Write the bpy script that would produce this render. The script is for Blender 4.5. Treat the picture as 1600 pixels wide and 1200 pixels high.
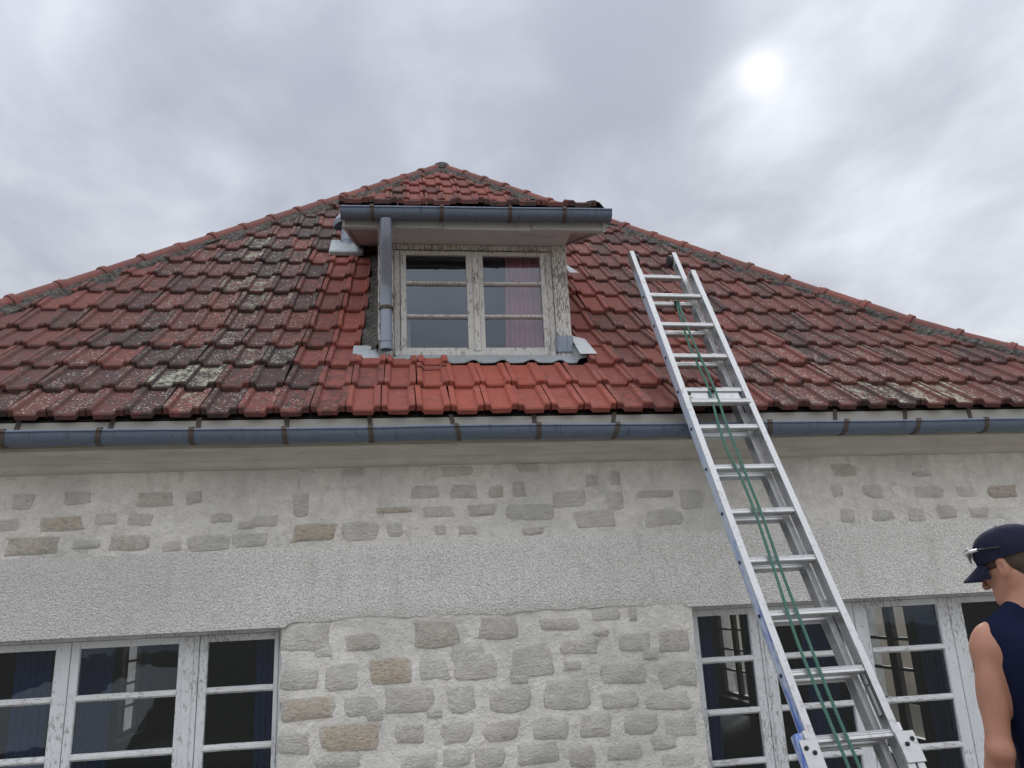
import bpy, bmesh, math, random
import numpy as np
from mathutils import Vector, Matrix, noise

random.seed(11)
rng = np.random.default_rng(11)
sc = bpy.context.scene
for o in list(bpy.data.objects):
    bpy.data.objects.remove(o)
COL = sc.collection
CZ = 1.64                                   # eye height of the camera above the ground

# ------------------------------------------------------------------ camera
cam_d = bpy.data.cameras.new('camera')
cam = bpy.data.objects.new('camera', cam_d)
COL.objects.link(cam)
CR = Vector((0.98996607, -0.13335105, -0.04674052))
CU = Vector((0.00826515, -0.27556551, 0.96124676))
CF = Vector((0.14106334, 0.951988, 0.27169834))
cam.matrix_world = Matrix(((CR.x, CU.x, -CF.x, 0), (CR.y, CU.y, -CF.y, 0), (CR.z, CU.z, -CF.z, CZ), (0, 0, 0, 1)))
cam_d.sensor_width = 36
cam_d.lens = 1225.97 / 1600 * 36
cam_d.clip_start = 0.05
cam_d.clip_end = 3000
sc.camera = cam

# ------------------------------------------------------------------ light
SUN = Vector((0.408, 0.713, 0.570)).normalized()
sun_d = bpy.data.lights.new('sun', 'SUN')
sun_d.energy = 1.5
sun_d.angle = math.radians(14)
sun_d.color = (1.0, 0.95, 0.88)
sun = bpy.data.objects.new('sun', sun_d)
COL.objects.link(sun)
sun.rotation_euler = SUN.to_track_quat('Z', 'Y').to_euler()
sun.location = (8, 14, 12)

sc.view_settings.view_transform = 'Standard'
sc.view_settings.look = 'None'
sc.view_settings.gamma = 1.0
sc.view_settings.exposure = 1.28
sc.view_settings.use_curve_mapping = False
sc.cycles.max_bounces = 6
sc.cycles.diffuse_bounces = 3
sc.cycles.glossy_bounces = 3
sc.cycles.use_adaptive_sampling = True
sc.cycles.adaptive_threshold = 0.02
sc.cycles.use_denoising = True


class NT:
    """small helper round a node tree"""
    def __init__(self, tree):
        self.t = tree
        tree.nodes.clear()

    def n(self, typ, ins=None, **attrs):
        nd = self.t.nodes.new(typ)
        for k, v in attrs.items():
            setattr(nd, k, v)
        for k, v in (ins or {}).items():
            s = nd.inputs[k]
            if isinstance(v, bpy.types.NodeSocket):
                self.t.links.new(v, s)
            else:
                if isinstance(v, (tuple, list)) and s.type == 'RGBA' and len(v) == 3:
                    v = (*v, 1)
                s.default_value = v
        return nd

    def math(self, op, a, b=0.0, c=0.0, clamp=False):
        nd = self.n('ShaderNodeMath', {0: a, 1: b, 2: c}, operation=op)
        nd.use_clamp = clamp
        return nd.outputs[0]

    def vmath(self, op, a, b=(0, 0, 0)):
        nd = self.n('ShaderNodeVectorMath', {0: a, 1: b}, operation=op)
        return nd.outputs['Value'] if op in ('DOT_PRODUCT', 'LENGTH') else nd.outputs[0]

    def mix(self, f, a, b, blend='MIX'):
        nd = self.n('ShaderNodeMix', data_type='RGBA', blend_type=blend)
        for k, v in ((0, f), (6, a), (7, b)):
            s = nd.inputs[k]
            if isinstance(v, bpy.types.NodeSocket):
                self.t.links.new(v, s)
            else:
                if isinstance(v, (tuple, list)) and len(v) == 3:
                    v = (*v, 1)
                s.default_value = v
        return nd.outputs[2]

    def step(self, v, a, b):
        nd = self.n('ShaderNodeMapRange', {0: v, 1: a, 2: b, 3: 0.0, 4: 1.0}, interpolation_type='SMOOTHSTEP')
        return nd.outputs[0]

    def noise(self, vec, scale, detail=4, rough=0.55, dist=0.0):
        nd = self.n('ShaderNodeTexNoise', {'Vector': vec, 'Scale': scale, 'Detail': detail, 'Roughness': rough, 'Distortion': dist})
        return nd.outputs[0]

    def vor(self, vec, scale, feature='F1', rand=1.0):
        nd = self.n('ShaderNodeTexVoronoi', {'Vector': vec, 'Scale': scale, 'Randomness': rand}, feature=feature)
        return nd

    def scale(self, vec, s):
        return self.n('ShaderNodeMapping', {'Vector': vec, 'Scale': s}).outputs[0]


# ------------------------------------------------------------------ sky
world = bpy.data.worlds.new('World')
sc.world = world
world.use_nodes = True
world.cycles.sampling_method = 'MANUAL'
world.cycles.sample_map_resolution = 512
W = NT(world.node_tree)
dirv = W.n('ShaderNodeTexCoord').outputs['Generated']
sky = W.n('ShaderNodeTexSky', sky_type='NISHITA')
sky.sun_disc = False
sky.sun_elevation = math.asin(SUN.z)
sky.sun_rotation = math.atan2(SUN.x, SUN.y)
sky.air_density = 1.2
sky.dust_density = 0.6
sep = W.n('ShaderNodeSeparateXYZ', {0: dirv})
dz = W.math('MAXIMUM', W.math('ADD', sep.outputs[2], 0.16), 0.06)
pv = W.n('ShaderNodeCombineXYZ', {0: W.math('DIVIDE', sep.outputs[0], dz), 1: W.math('DIVIDE', sep.outputs[1], dz), 2: 0.0}).outputs[0]
mp = W.n('ShaderNodeMapping', {'Vector': pv, 'Rotation': (0, 0, 0.35), 'Scale': (1.35, 1.0, 1.0), 'Location': (1.3, 7.1, 2.0)}).outputs[0]
n1 = W.noise(mp, 1.15, 3, 0.48, 0.2)
n2 = W.noise(mp, 3.1, 4, 0.55, 0.25)
# one broad added dimming, then cloud banks: soft lumps of thicker and thinner cloud, their edges frayed by the noise
wob = W.n('ShaderNodeTexNoise', {'Vector': mp, 'Scale': 2.2, 'Detail': 3.0, 'Roughness': 0.5}).outputs[1]
wob = W.n('ShaderNodeVectorMath', {0: wob, 1: (0.5, 0.5, 0.5)}, operation='SUBTRACT').outputs[0]
wd = W.n('ShaderNodeVectorMath', {0: wob, 1: (0.22, 0.22, 0.22), 2: dirv}, operation='MULTIPLY_ADD').outputs[0]
wd = W.vmath('NORMALIZE', wd)
v = W.math('ADD', 0.64, W.math('MULTIPLY', W.math('SUBTRACT', n1, 0.5), 0.62))
v = W.math('ADD', v, W.math('MULTIPLY', W.math('SUBTRACT', n2, 0.5), 0.52))
for c, k, a in (((0.12, 0.84, 0.53), 4, -0.54), ((0.248, 0.730, 0.637), 150, -0.26), ((0.330, 0.735, 0.593), 300, -0.14), ((0.189, 0.734, 0.653), 220, -0.05),  # first lobe is added dimming: grey ahead, brighter sky behind to light the wall
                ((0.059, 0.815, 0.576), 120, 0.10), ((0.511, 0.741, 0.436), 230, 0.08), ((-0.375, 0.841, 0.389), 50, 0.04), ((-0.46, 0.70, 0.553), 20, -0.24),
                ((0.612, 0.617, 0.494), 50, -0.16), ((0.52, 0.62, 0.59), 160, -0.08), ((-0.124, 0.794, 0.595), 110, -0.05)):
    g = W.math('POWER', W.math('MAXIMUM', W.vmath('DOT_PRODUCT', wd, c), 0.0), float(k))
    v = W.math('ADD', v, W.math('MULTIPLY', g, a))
gs = W.math('MAXIMUM', W.vmath('DOT_PRODUCT', wd, tuple(SUN)), 0.0)
gd = W.math('MAXIMUM', W.vmath('DOT_PRODUCT', dirv, tuple(SUN)), 0.0)
v = W.math('ADD', v, W.math('MULTIPLY', W.math('POWER', gs, 90.0), 0.07))
v = W.math('SMOOTH_MAX', v, 0.03, 0.25)
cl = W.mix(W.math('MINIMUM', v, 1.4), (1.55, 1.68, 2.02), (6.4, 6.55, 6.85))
gl = W.math('ADD', W.math('MULTIPLY', W.math('POWER', gs, 500.0), 0.36), W.math('MULTIPLY', W.math('POWER', gd, 3600.0), 1.3))
cl = W.mix(1.0, cl, W.n('ShaderNodeCombineColor', {0: gl, 1: gl, 2: W.math('MULTIPLY', gl, 0.95)}).outputs[0], 'ADD')
# an overcast sky grows brighter towards the zenith
zen = W.math('MULTIPLY', W.math('ADD', 1.0, W.math('MULTIPLY', W.math('MAXIMUM', sep.outputs[2], 0.0), 2.0)), 0.5)
cl = W.mix(1.0, cl, W.n('ShaderNodeCombineColor', {0: zen, 1: zen, 2: zen}).outputs[0], 'MULTIPLY')
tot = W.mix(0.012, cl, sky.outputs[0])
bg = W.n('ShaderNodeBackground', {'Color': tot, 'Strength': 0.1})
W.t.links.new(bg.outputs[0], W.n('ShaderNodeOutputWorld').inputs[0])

# ------------------------------------------------------------------ materials
MATS = {}


def material(name):
    m = bpy.data.materials.new(name)
    m.use_nodes = True
    t = NT(m.node_tree)
    MATS[name] = m
    return m, t


def finish(t, col, rough=0.8, metal=0.0, bump=None, strength=0.3, dist=0.005, **extra):
    ins = {'Base Color': col, 'Roughness': rough, 'Metallic': metal}
    ins.update(extra)
    b = t.n('ShaderNodeBsdfPrincipled', ins)
    if bump is not None:
        bn = t.n('ShaderNodeBump', {'Height': bump, 'Strength': strength, 'Distance': dist})
        t.t.links.new(bn.outputs[0], b.inputs['Normal'])
    t.t.links.new(b.outputs[0], t.n('ShaderNodeOutputMaterial').inputs[0])
    return b


def pos(t):
    return t.n('ShaderNodeNewGeometry').outputs['Position']


def objc(t):
    return t.n('ShaderNodeTexCoord').outputs['Object']


def tile_material(name, attr):
    m, t = material(name)
    P = pos(t)
    if attr:
        c = t.n('ShaderNodeAttribute', attribute_name='tint').outputs['Color']
    else:
        c = t.n('ShaderNodeObjectInfo').outputs['Color']
    s = t.n('ShaderNodeSeparateColor', {0: c})
    age, algae, lich = s.outputs[0], s.outputs[1], s.outputs[2]
    na = t.noise(P, 7, 3, 0.6)
    nb = t.noise(P, 42, 3, 0.65)
    nc = t.noise(P, 150, 3, 0.6)
    nd = t.noise(P, 19, 4, 0.6)
    a = t.math('ADD', age, t.math('ADD', t.math('MULTIPLY', t.math('SUBTRACT', nb, 0.5), 0.9), t.math('MULTIPLY', t.math('SUBTRACT', nd, 0.5), 0.9)), clamp=True)
    fresh = t.mix(na, (0.42, 0.116, 0.082), (0.30, 0.087, 0.067))
    old = t.mix(nb, (0.080, 0.045, 0.043), (0.200, 0.090, 0.080))
    col = t.mix(a, fresh, old)
    # soot and algae, in blotches
    ab = t.math('ADD', t.math('MULTIPLY', nb, 0.55), t.math('MULTIPLY', nd, 0.75))
    am = t.math('MULTIPLY', t.step(t.math('ADD', ab, t.math('MULTIPLY', algae, 0.50)), 0.72, 1.12), 0.9)
    col = t.mix(am, col, t.mix(nc, (0.030, 0.026, 0.026), (0.095, 0.080, 0.075)))
    # lichen: pale crusts on the faces that look up
    nz = t.n('ShaderNodeSeparateXYZ', {0: t.n('ShaderNodeNewGeometry').outputs['True Normal']}).outputs[2]
    upf = t.step(nz, 0.45, 0.66)
    jit = t.n('ShaderNodeVectorMath', {0: t.n('ShaderNodeTexNoise', {'Vector': P, 'Scale': 55.0, 'Detail': 2.0}).outputs[1], 1: (0.022, 0.022, 0.022), 2: P}, operation='MULTIPLY_ADD').outputs[0]
    v1 = t.vor(jit, 48).outputs[0]
    spots = t.math('SUBTRACT', 1.0, t.step(v1, 0.16, 0.34))
    spots = t.math('MULTIPLY', spots, t.step(t.math('ADD', t.noise(P, 13, 3), t.math('MULTIPLY', lich, 0.46)), 0.56, 0.78))
    col = t.mix(t.math('MULTIPLY', t.math('MULTIPLY', spots, upf), 0.9), col, t.mix(nb, (0.62, 0.59, 0.56), (0.40, 0.38, 0.33)))
    crust = t.step(t.math('ADD', t.math('ADD', t.math('MULTIPLY', t.noise(P, 34, 4, 0.7), 0.5), t.math('MULTIPLY', t.noise(P, 11, 4, 0.6), 0.55)), t.math('MULTIPLY', lich, 0.36)), 0.79, 0.95)
    col = t.mix(t.math('MULTIPLY', t.math('MULTIPLY', crust, upf), 0.9), col, t.mix(nc, (0.26, 0.275, 0.20), (0.54, 0.555, 0.43)))
    finish(t, col, 0.82, 0, t.math('ADD', nb, t.math('MULTIPLY', nc, 0.5)), 0.6, 0.009, **{'Specular IOR Level': 0.15})
    return m


tile_material('clay_tile', False)
tile_material('clay_tile_mass', True)

m, t = material('roof_deck')
finish(t, t.mix(t.noise(pos(t), 20), (0.02, 0.016, 0.015), (0.035, 0.028, 0.026)), 0.95)

m, t = material('hip_clay')
P = pos(t)
nb = t.noise(P, 26, 4, 0.65)
rnd = t.n('ShaderNodeObjectInfo').outputs['Random']
col = t.mix(rnd, (0.28, 0.103, 0.086), (0.19, 0.080, 0.072))
col = t.mix(t.step(nb, 0.45, 0.72), col, (0.13, 0.098, 0.09))
col = t.mix(t.math('MULTIPLY', t.step(t.noise(P, 70, 4), 0.62, 0.7), 0.6), col, (0.36, 0.33, 0.29))
finish(t, col, 0.85, 0, nb, 0.4, 0.006, **{'Specular IOR Level': 0.15})

m, t = material('mossy_mortar')
P = pos(t)
nb = t.noise(P, 30, 4, 0.7)
col = t.mix(t.step(nb, 0.35, 0.7), (0.035, 0.032, 0.03), (0.17, 0.155, 0.14))
col = t.mix(t.math('MULTIPLY', t.step(t.noise(P, 12, 4), 0.55, 0.7), 0.5), col, (0.075, 0.08, 0.04))
finish(t, col, 0.95, 0, nb, 1.0, 0.03)


def zinc(name, c1, c2, rough, metal):
    m, t = material(name)
    P = pos(t)
    st = t.noise(t.scale(P, (3, 30, 30)), 2.5, 5, 0.6)
    nb = t.noise(P, 14, 3, 0.6)
    col = t.mix(t.math('MULTIPLY', t.math('ADD', st, nb), 0.5), c1, c2)
    col = t.mix(t.math('MULTIPLY', t.step(t.noise(P, 45, 4), 0.60, 0.72), 0.25), col, (0.30, 0.31, 0.31))
    runs = t.noise(t.scale(P, (16, 16, 1.2)), 2.0, 3, 0.6)
    col = t.mix(t.math('MULTIPLY', t.step(runs, 0.56, 0.70), 0.45), col, tuple(x_ * 0.45 for x_ in c1))
    r = t.math('ADD', rough - 0.05, t.math('MULTIPLY', nb, 0.25))
    finish(t, col, r, metal, nb, 0.12, 0.004)


zinc('slate_zinc', (0.095, 0.125, 0.18), (0.165, 0.205, 0.27), 0.5, 0.15)
zinc('pale_zinc', (0.30, 0.33, 0.36), (0.46, 0.49, 0.50), 0.5, 0.3)
zinc('pipe_zinc', (0.20, 0.235, 0.30), (0.33, 0.37, 0.43), 0.45, 0.3)

m, t = material('rusty_iron')
nb = t.noise(pos(t), 60, 5)
finish(t, t.mix(nb, (0.045, 0.035, 0.032), (0.16, 0.125, 0.10)), 0.8, 0.2, nb, 0.3, 0.002)


def flaking(name, paint, wood, lo, hi, stretch):
    m, t = material(name)
    P = pos(t)
    v = t.scale(P, stretch)
    nb = t.noise(v, 26, 4, 0.7)
    zone = t.noise(P, 2.6, 3)
    k = t.step(t.math('ADD', nb, t.math('MULTIPLY', t.math('SUBTRACT', zone, 0.5), 0.45)), lo, hi)
    big = t.noise(P, 9, 4)
    pc = t.mix(big, paint, tuple(x * 0.8 for x in paint))
    cc = t.mix(t.math('MULTIPLY', k, 0.85), pc, t.mix(t.noise(v, 60, 3), wood, tuple(x * 2.1 for x in wood)))
    finish(t, cc, 0.7, 0, t.math('SUBTRACT', t.math('MULTIPLY', nb, 0.4), k), 0.5, 0.003)


flaking('window_paint', (0.74, 0.76, 0.78), (0.22, 0.21, 0.205), 0.555, 0.64, (3.0, 3.0, 1.1))
flaking('bar_paint', (0.76, 0.77, 0.77), (0.25, 0.23, 0.22), 0.58, 0.66, (1.0, 3.0, 3.0))
flaking('dormer_paint', (0.64, 0.63, 0.60), (0.13, 0.115, 0.10), 0.54, 0.66, (3.2, 3.2, 0.9))
flaking('dormer_board', (0.58, 0.605, 0.62), (0.12, 0.105, 0.095), 0.60, 0.74, (0.8, 3.0, 3.0))
flaking('dormer_worn', (0.68, 0.67, 0.635), (0.10, 0.085, 0.07), 0.49, 0.60, (3.0, 3.0, 0.8))

m, t = material('old_wood')
P = pos(t)
g = t.noise(t.scale(P, (6, 1.0, 14)), 6, 6, 0.65)
finish(t, t.mix(g, (0.06, 0.05, 0.045), (0.24, 0.20, 0.175)), 0.9, 0, g, 0.6, 0.006)

m, t = material('limewash')
P = pos(t)
na = t.noise(P, 1.7, 4)
nb = t.noise(P, 11, 5, 0.68)
nc = t.noise(P, 75, 3, 0.65)
nd = t.noise(P, 32, 4, 0.7)
col = t.mix(t.step(nb, 0.28, 0.72), (0.725, 0.695, 0.64), (0.885, 0.86, 0.805))
col = t.mix(t.math('MULTIPLY', t.step(na, 0.44, 0.62), 0.55), col, (0.58, 0.57, 0.54))
run = t.noise(t.scale(P, (7, 1, 0.9)), 2.2, 4, 0.6)
col = t.mix(t.math('MULTIPLY', t.step(t.math('ADD', t.math('MULTIPLY', run, 0.6), t.math('MULTIPLY', t.noise(P, 5, 4, 0.6), 0.5)), 0.58, 0.76), 0.5), col, (0.50, 0.485, 0.455))
col = t.mix(t.math('MULTIPLY', t.step(nd, 0.56, 0.70), 0.35), col, (0.52, 0.50, 0.47))
scr = t.noise(t.scale(P, (30, 1, 2.6)), 2.6, 4, 0.6)
gate = t.step(t.noise(P, 2.3, 2), 0.54, 0.62)
col = t.mix(t.math('MULTIPLY', t.math('MULTIPLY', t.step(scr, 0.66, 0.72), gate), 0.6), col, (0.20, 0.18, 0.16))
cr = t.vor(t.n('ShaderNodeVectorMath', {0: t.n('ShaderNodeTexNoise', {'Vector': P, 'Scale': 6.0, 'Detail': 4.0}).outputs[1], 1: (0.25, 0.25, 0.25), 2: P}, operation='MULTIPLY_ADD').outputs[0], 4.2, 'DISTANCE_TO_EDGE').outputs[0]
crk = t.math('MULTIPLY', t.math('SUBTRACT', 1.0, t.step(cr, 0.002, 0.008)), t.step(t.noise(P, 3.1, 3), 0.50, 0.60))
col = t.mix(t.math('MULTIPLY', crk, 0.08), col, (0.25, 0.23, 0.21))
hgt = t.math('ADD', t.math('ADD', nb, t.math('MULTIPLY', nd, 0.55)), t.math('MULTIPLY', nc, 0.35))
hgt = t.math('SUBTRACT', hgt, t.math('MULTIPLY', crk, 0.12))
finish(t, col, 0.92, 0, hgt, 0.95, 0.028)

m, t = material('stone_face')
P = pos(t)
c = t.n('ShaderNodeSeparateColor', {0: t.n('ShaderNodeObjectInfo').outputs['Color']})
hue, bare, grey = c.outputs[0], c.outputs[1], c.outputs[2]
nb = t.noise(P, 13, 5, 0.7)
nc = t.noise(P, 70, 3, 0.7)
grain = t.noise(t.scale(P, (1, 1, 2.6)), 30, 6, 0.7)
nd = t.noise(P, 32, 4, 0.7)
st = t.mix(hue, (0.66, 0.555, 0.485), (0.70, 0.56, 0.385))
st = t.mix(t.math('MULTIPLY', grey, 0.9), st, (0.665, 0.635, 0.60))
st = t.mix(t.math('MULTIPLY', t.step(grain, 0.50, 0.60), 0.8), st, t.mix(0.6, st, (0.24, 0.20, 0.17)))
wash = t.mix(t.step(nb, 0.28, 0.72), (0.725, 0.695, 0.64), (0.885, 0.86, 0.805))
wash = t.mix(t.math('MULTIPLY', t.step(nd, 0.56, 0.70), 0.35), wash, (0.52, 0.50, 0.47))
wash = t.mix(t.math('MULTIPLY', bare, 0.3), wash, st)
wash = t.mix(t.math('MULTIPLY', t.step(t.noise(P, 1.7, 4), 0.44, 0.62), 0.55), wash, (0.58, 0.57, 0.54))
# how far the wash has worn off: from the middle of the stone outwards, in flakes
lo_ = t.n('ShaderNodeTexCoord').outputs['Generated']
gsep = t.n('ShaderNodeSeparateXYZ', {0: lo_})
ex = t.math('ABSOLUTE', t.math('SUBTRACT', gsep.outputs[0], 0.5))
ez = t.math('ABSOLUTE', t.math('SUBTRACT', gsep.outputs[2], 0.5))
edge = t.step(t.math('MAXIMUM', ex, ez), 0.34, 0.50)
k = t.step(t.math('SUBTRACT', t.math('ADD', t.math('MULTIPLY', nd, 0.8), t.math('MULTIPLY', bare, 0.62)), t.math('MULTIPLY', edge, 0.30)), 0.62, 0.90)
col = t.mix(t.math('MULTIPLY', k, 0.72), wash, st)
rim = t.math('MULTIPLY', t.step(t.math('MAXIMUM', ex, ez), 0.44, 0.485), t.step(t.noise(P, 17, 3), 0.52, 0.62))
col = t.mix(t.math('MULTIPLY', rim, 0.45), col, (0.26, 0.235, 0.21))
finish(t, col, 0.92, 0, t.math('ADD', t.math('ADD', nb, t.math('MULTIPLY', grain, 0.7)), t.math('MULTIPLY', nc, 0.4)), 1.0, 0.034)

m, t = material('roughcast')
P = pos(t)
v = t.vor(P, 95).outputs[0]
v2 = t.noise(P, 105, 4, 0.75)
na = t.noise(P, 2.1, 4)
h = t.math('ADD', t.math('SUBTRACT', 1.0, v), t.math('MULTIPLY', v2, 0.7))
col = t.mix(t.step(v2, 0.36, 0.60), (0.54, 0.53, 0.50), (0.885, 0.87, 0.835))
x = t.n('ShaderNodeSeparateXYZ', {0: P}).outputs[0]
old = t.math('MULTIPLY', t.step(t.math('ADD', t.math('MULTIPLY', x, -1.0), t.math('MULTIPLY', na, 0.9)), 0.9, 2.0), 0.4)
col = t.mix(old, col, (0.50, 0.495, 0.485))
st = t.noise(t.scale(P, (6, 1, 0.8)), 1.6, 4, 0.6)
col = t.mix(t.math('MULTIPLY', t.step(t.math('ADD', t.math('MULTIPLY', st, 0.6), t.math('MULTIPLY', t.noise(P, 4, 4, 0.6), 0.5)), 0.56, 0.76), 0.35), col, (0.46, 0.45, 0.42))
finish(t, col, 0.95, 0, h, 0.85, 0.010)

m, t = material('yard_stone')
P = pos(t)
bk = t.n('ShaderNodeTexBrick', {'Vector': t.n('ShaderNodeMapping', {'Vector': P, 'Rotation': (0, math.pi / 2, math.pi / 2)}).outputs[0], 'Scale': 1.6, 'Mortar Size': 0.012, 'Mortar Smooth': 0.6,
                               'Color1': (0.46, 0.40, 0.31, 1), 'Color2': (0.36, 0.32, 0.26, 1), 'Mortar': (0.36, 0.33, 0.29, 1)})
col = t.mix(t.math('MULTIPLY', t.noise(P, 9, 4), 0.5), bk.outputs[0], (0.24, 0.20, 0.16))
finish(t, col, 0.95, 0, t.noise(P, 20, 4), 0.5, 0.02)

m, t = material('cornice_plaster')
P = pos(t)
nb = t.noise(t.scale(P, (1, 3, 3)), 4, 6, 0.6)
col = t.mix(t.step(nb, 0.35, 0.7), (0.60, 0.575, 0.535), (0.50, 0.48, 0.45))
finish(t, col, 0.9, 0, t.noise(P, 40, 4), 0.15, 0.006)

m, t = material('fascia_board')
P = pos(t)
nb = t.noise(t.scale(P, (1, 3, 6)), 4, 6, 0.6)
finish(t, t.mix(nb, (0.36, 0.345, 0.31), (0.50, 0.48, 0.44)), 0.85, 0, nb, 0.2, 0.004)



def glass(name, k, tintc):
    m, t = material(name)
    gl = t.n('ShaderNodeBsdfGlossy', {'Color': (0.78, 0.88, 1.0, 1), 'Roughness': 0.012})
    bn = t.n('ShaderNodeBump', {'Height': t.noise(pos(t), 5.0, 2), 'Strength': 0.035, 'Distance': 0.02})
    t.t.links.new(bn.outputs[0], gl.inputs['Normal'])
    tr = t.n('ShaderNodeBsdfTransparent', {'Color': tintc})
    fr = t.n('ShaderNodeFresnel', {'IOR': 1.5})
    t.t.links.new(bn.outputs[0], fr.inputs['Normal'])
    ms = t.n('ShaderNodeMixShader', {0: t.math('MULTIPLY', fr.outputs[0], k), 1: tr.outputs[0], 2: gl.outputs[0]})
    # a little dust on old glass
    df = t.n('ShaderNodeBsdfDiffuse', {'Color': (0.5, 0.5, 0.5, 1)})
    dust = t.math('MULTIPLY', t.step(t.noise(pos(t), 160, 2), 0.70, 0.76), 0.10)
    m2 = t.n('ShaderNodeMixShader', {0: dust, 1: ms.outputs[0], 2: df.outputs[0]})
    t.t.links.new(m2.outputs[0], t.n('ShaderNodeOutputMaterial').inputs[0])


glass('pane_glass', 1.7, (0.80, 0.86, 0.92, 1))
glass('old_pane_glass', 3.0, (0.86, 0.89, 0.92, 1))

m, t = material('blue_curtain')
finish(t, t.mix(t.noise(t.scale(pos(t), (20, 20, 1)), 2), (0.005, 0.034, 0.12), (0.010, 0.062, 0.21)), 0.9)
m, t = material('pink_curtain')
finish(t, t.mix(t.noise(t.scale(pos(t), (20, 20, 1)), 2), (0.55, 0.17, 0.22), (0.72, 0.30, 0.34)), 0.9)
m, t = material('cream_curtain')
finish(t, (0.6, 0.53, 0.42, 1), 0.9)
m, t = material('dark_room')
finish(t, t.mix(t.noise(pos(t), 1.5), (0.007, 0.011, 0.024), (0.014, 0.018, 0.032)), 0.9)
m, t = material('dark_frame')
finish(t, (0.025, 0.018, 0.014, 1), 0.6)

m, t = material('ground_gravel')
P = pos(t)
col = t.mix(t.noise(P, 0.7, 6), (0.085, 0.075, 0.055), (0.15, 0.132, 0.10))
col = t.mix(t.math('MULTIPLY', t.step(t.noise(P, 0.08, 4), 0.56, 0.66), 0.9), col, (0.14, 0.125, 0.09))
finish(t, col, 0.95, 0, t.noise(P, 60, 4), 0.6, 0.02)

m, t = material('pale_concrete')
P = pos(t)
finish(t, t.mix(t.noise(P, 3, 5), (0.34, 0.33, 0.31), (0.48, 0.47, 0.45)), 0.9, 0, t.noise(P, 80, 3), 0.4, 0.01)

m, t = material('aluminium')
P = objc(t)
br = t.noise(t.scale(P, (40, 40, 1.2)), 5, 5, 0.7)
nb = t.noise(P, 12, 3, 0.65)
col = t.mix(t.math('MULTIPLY', t.math('ADD', br, nb), 0.5), (0.36, 0.365, 0.37), (0.66, 0.665, 0.67))
col = t.mix(t.math('MULTIPLY', t.step(t.noise(P, 30, 5), 0.56, 0.70), 0.5), col, (0.26, 0.25, 0.24))
finish(t, col, t.math('ADD', 0.28, t.math('MULTIPLY', nb, 0.3)), 0.72, br, 0.08, 0.002)

m, t = material('blue_film')
P = objc(t)
nb = t.noise(t.scale(P, (1, 1, 0.35)), 22, 6, 0.7)
wear = t.step(t.n('ShaderNodeSeparateXYZ', {0: P}).outputs[2], 0.9, 2.6)
k = t.step(t.math('ADD', nb, t.math('MULTIPLY', wear, 0.2)), 0.42, 0.66)
finish(t, t.mix(k, (0.04, 0.12, 0.50), (0.46, 0.53, 0.64)), 0.5, 0.1)

m, t = material('black_rubber')
finish(t, t.mix(t.noise(objc(t), 30), (0.012, 0.012, 0.014), (0.03, 0.03, 0.032)), 0.7)
m, t = material('white_plastic')
finish(t, (0.72, 0.73, 0.74, 1), 0.5)
m, t = material('grey_label')
finish(t, (0.42, 0.43, 0.44, 1), 0.5)
m, t = material('green_rope')
P = pos(t)
finish(t, t.mix(t.noise(P, 90, 3), (0.03, 0.11, 0.08), (0.11, 0.25, 0.195)), 0.75, 0, t.noise(P, 260, 2), 0.5, 0.003)

m, t = material('skin')
P = objc(t)
nb = t.noise(P, 14, 5)
col = t.mix(nb, (0.34, 0.155, 0.10), (0.48, 0.245, 0.168))
col = t.mix(t.math('MULTIPLY', t.step(t.noise(P, 130, 2), 0.62, 0.75), 0.25), col, (0.28, 0.11, 0.07))
b = finish(t, col, 0.55, 0, t.math('ADD', t.noise(P, 220, 3), t.noise(P, 40, 3)), 0.22, 0.004, **{'Subsurface Weight': 0.12, 'Subsurface Scale': 0.01})
b.inputs['Subsurface Radius'].default_value = (1.0, 0.35, 0.2)
m, t = material('navy_cloth')
P = objc(t)
finish(t, t.mix(t.noise(P, 9, 5), (0.006, 0.009, 0.030), (0.011, 0.015, 0.043)), 0.9, 0, t.math('ADD', t.math('MULTIPLY', t.noise(P, 300, 2), 0.15), t.noise(t.scale(P, (1, 1, 0.45)), 9, 3)), 0.5, 0.03, **{'Specular IOR Level': 0.1})
m, t = material('navy_cap')
P = objc(t)
finish(t, t.mix(t.noise(P, 30, 5), (0.012, 0.014, 0.030), (0.026, 0.028, 0.050)), 0.95, 0, t.math('ADD', t.math('MULTIPLY', t.noise(P, 350, 2), 0.2), t.noise(P, 16, 3)), 0.5, 0.012, **{'Specular IOR Level': 0.1})
m, t = material('brown_hair')
P = objc(t)
g = t.noise(t.scale(P, (1, 1, 0.3)), 120, 4, 0.7)
finish(t, t.mix(g, (0.018, 0.011, 0.008), (0.09, 0.055, 0.035)), 0.6, 0, g, 1.0, 0.006)
m, t = material('trouser_cloth')
finish(t, t.mix(t.noise(objc(t), 20, 4), (0.03, 0.03, 0.033), (0.05, 0.05, 0.055)), 0.9)
m, t = material('silver_plastic')
finish(t, (0.70, 0.71, 0.72, 1), 0.3, 0.2)
m, t = material('dark_lens')
finish(t, (0.01, 0.01, 0.012, 1), 0.08)

# ------------------------------------------------------------------ mesh helpers
WM = {}


def empty(name, mat4, label=None, cat=None, group=None):
    o = bpy.data.objects.new(name, None)
    o.empty_display_size = 0.2
    COL.objects.link(o)
    o.matrix_world = mat4
    WM[o.name] = mat4.copy()
    tag(o, label, cat, group)
    return o


def tag(o, label=None, cat=None, group=None, kind=None):
    for k, v in (('label', label), ('category', cat), ('group', group), ('kind', kind)):
        if v:
            o[k] = v
    return o


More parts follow.
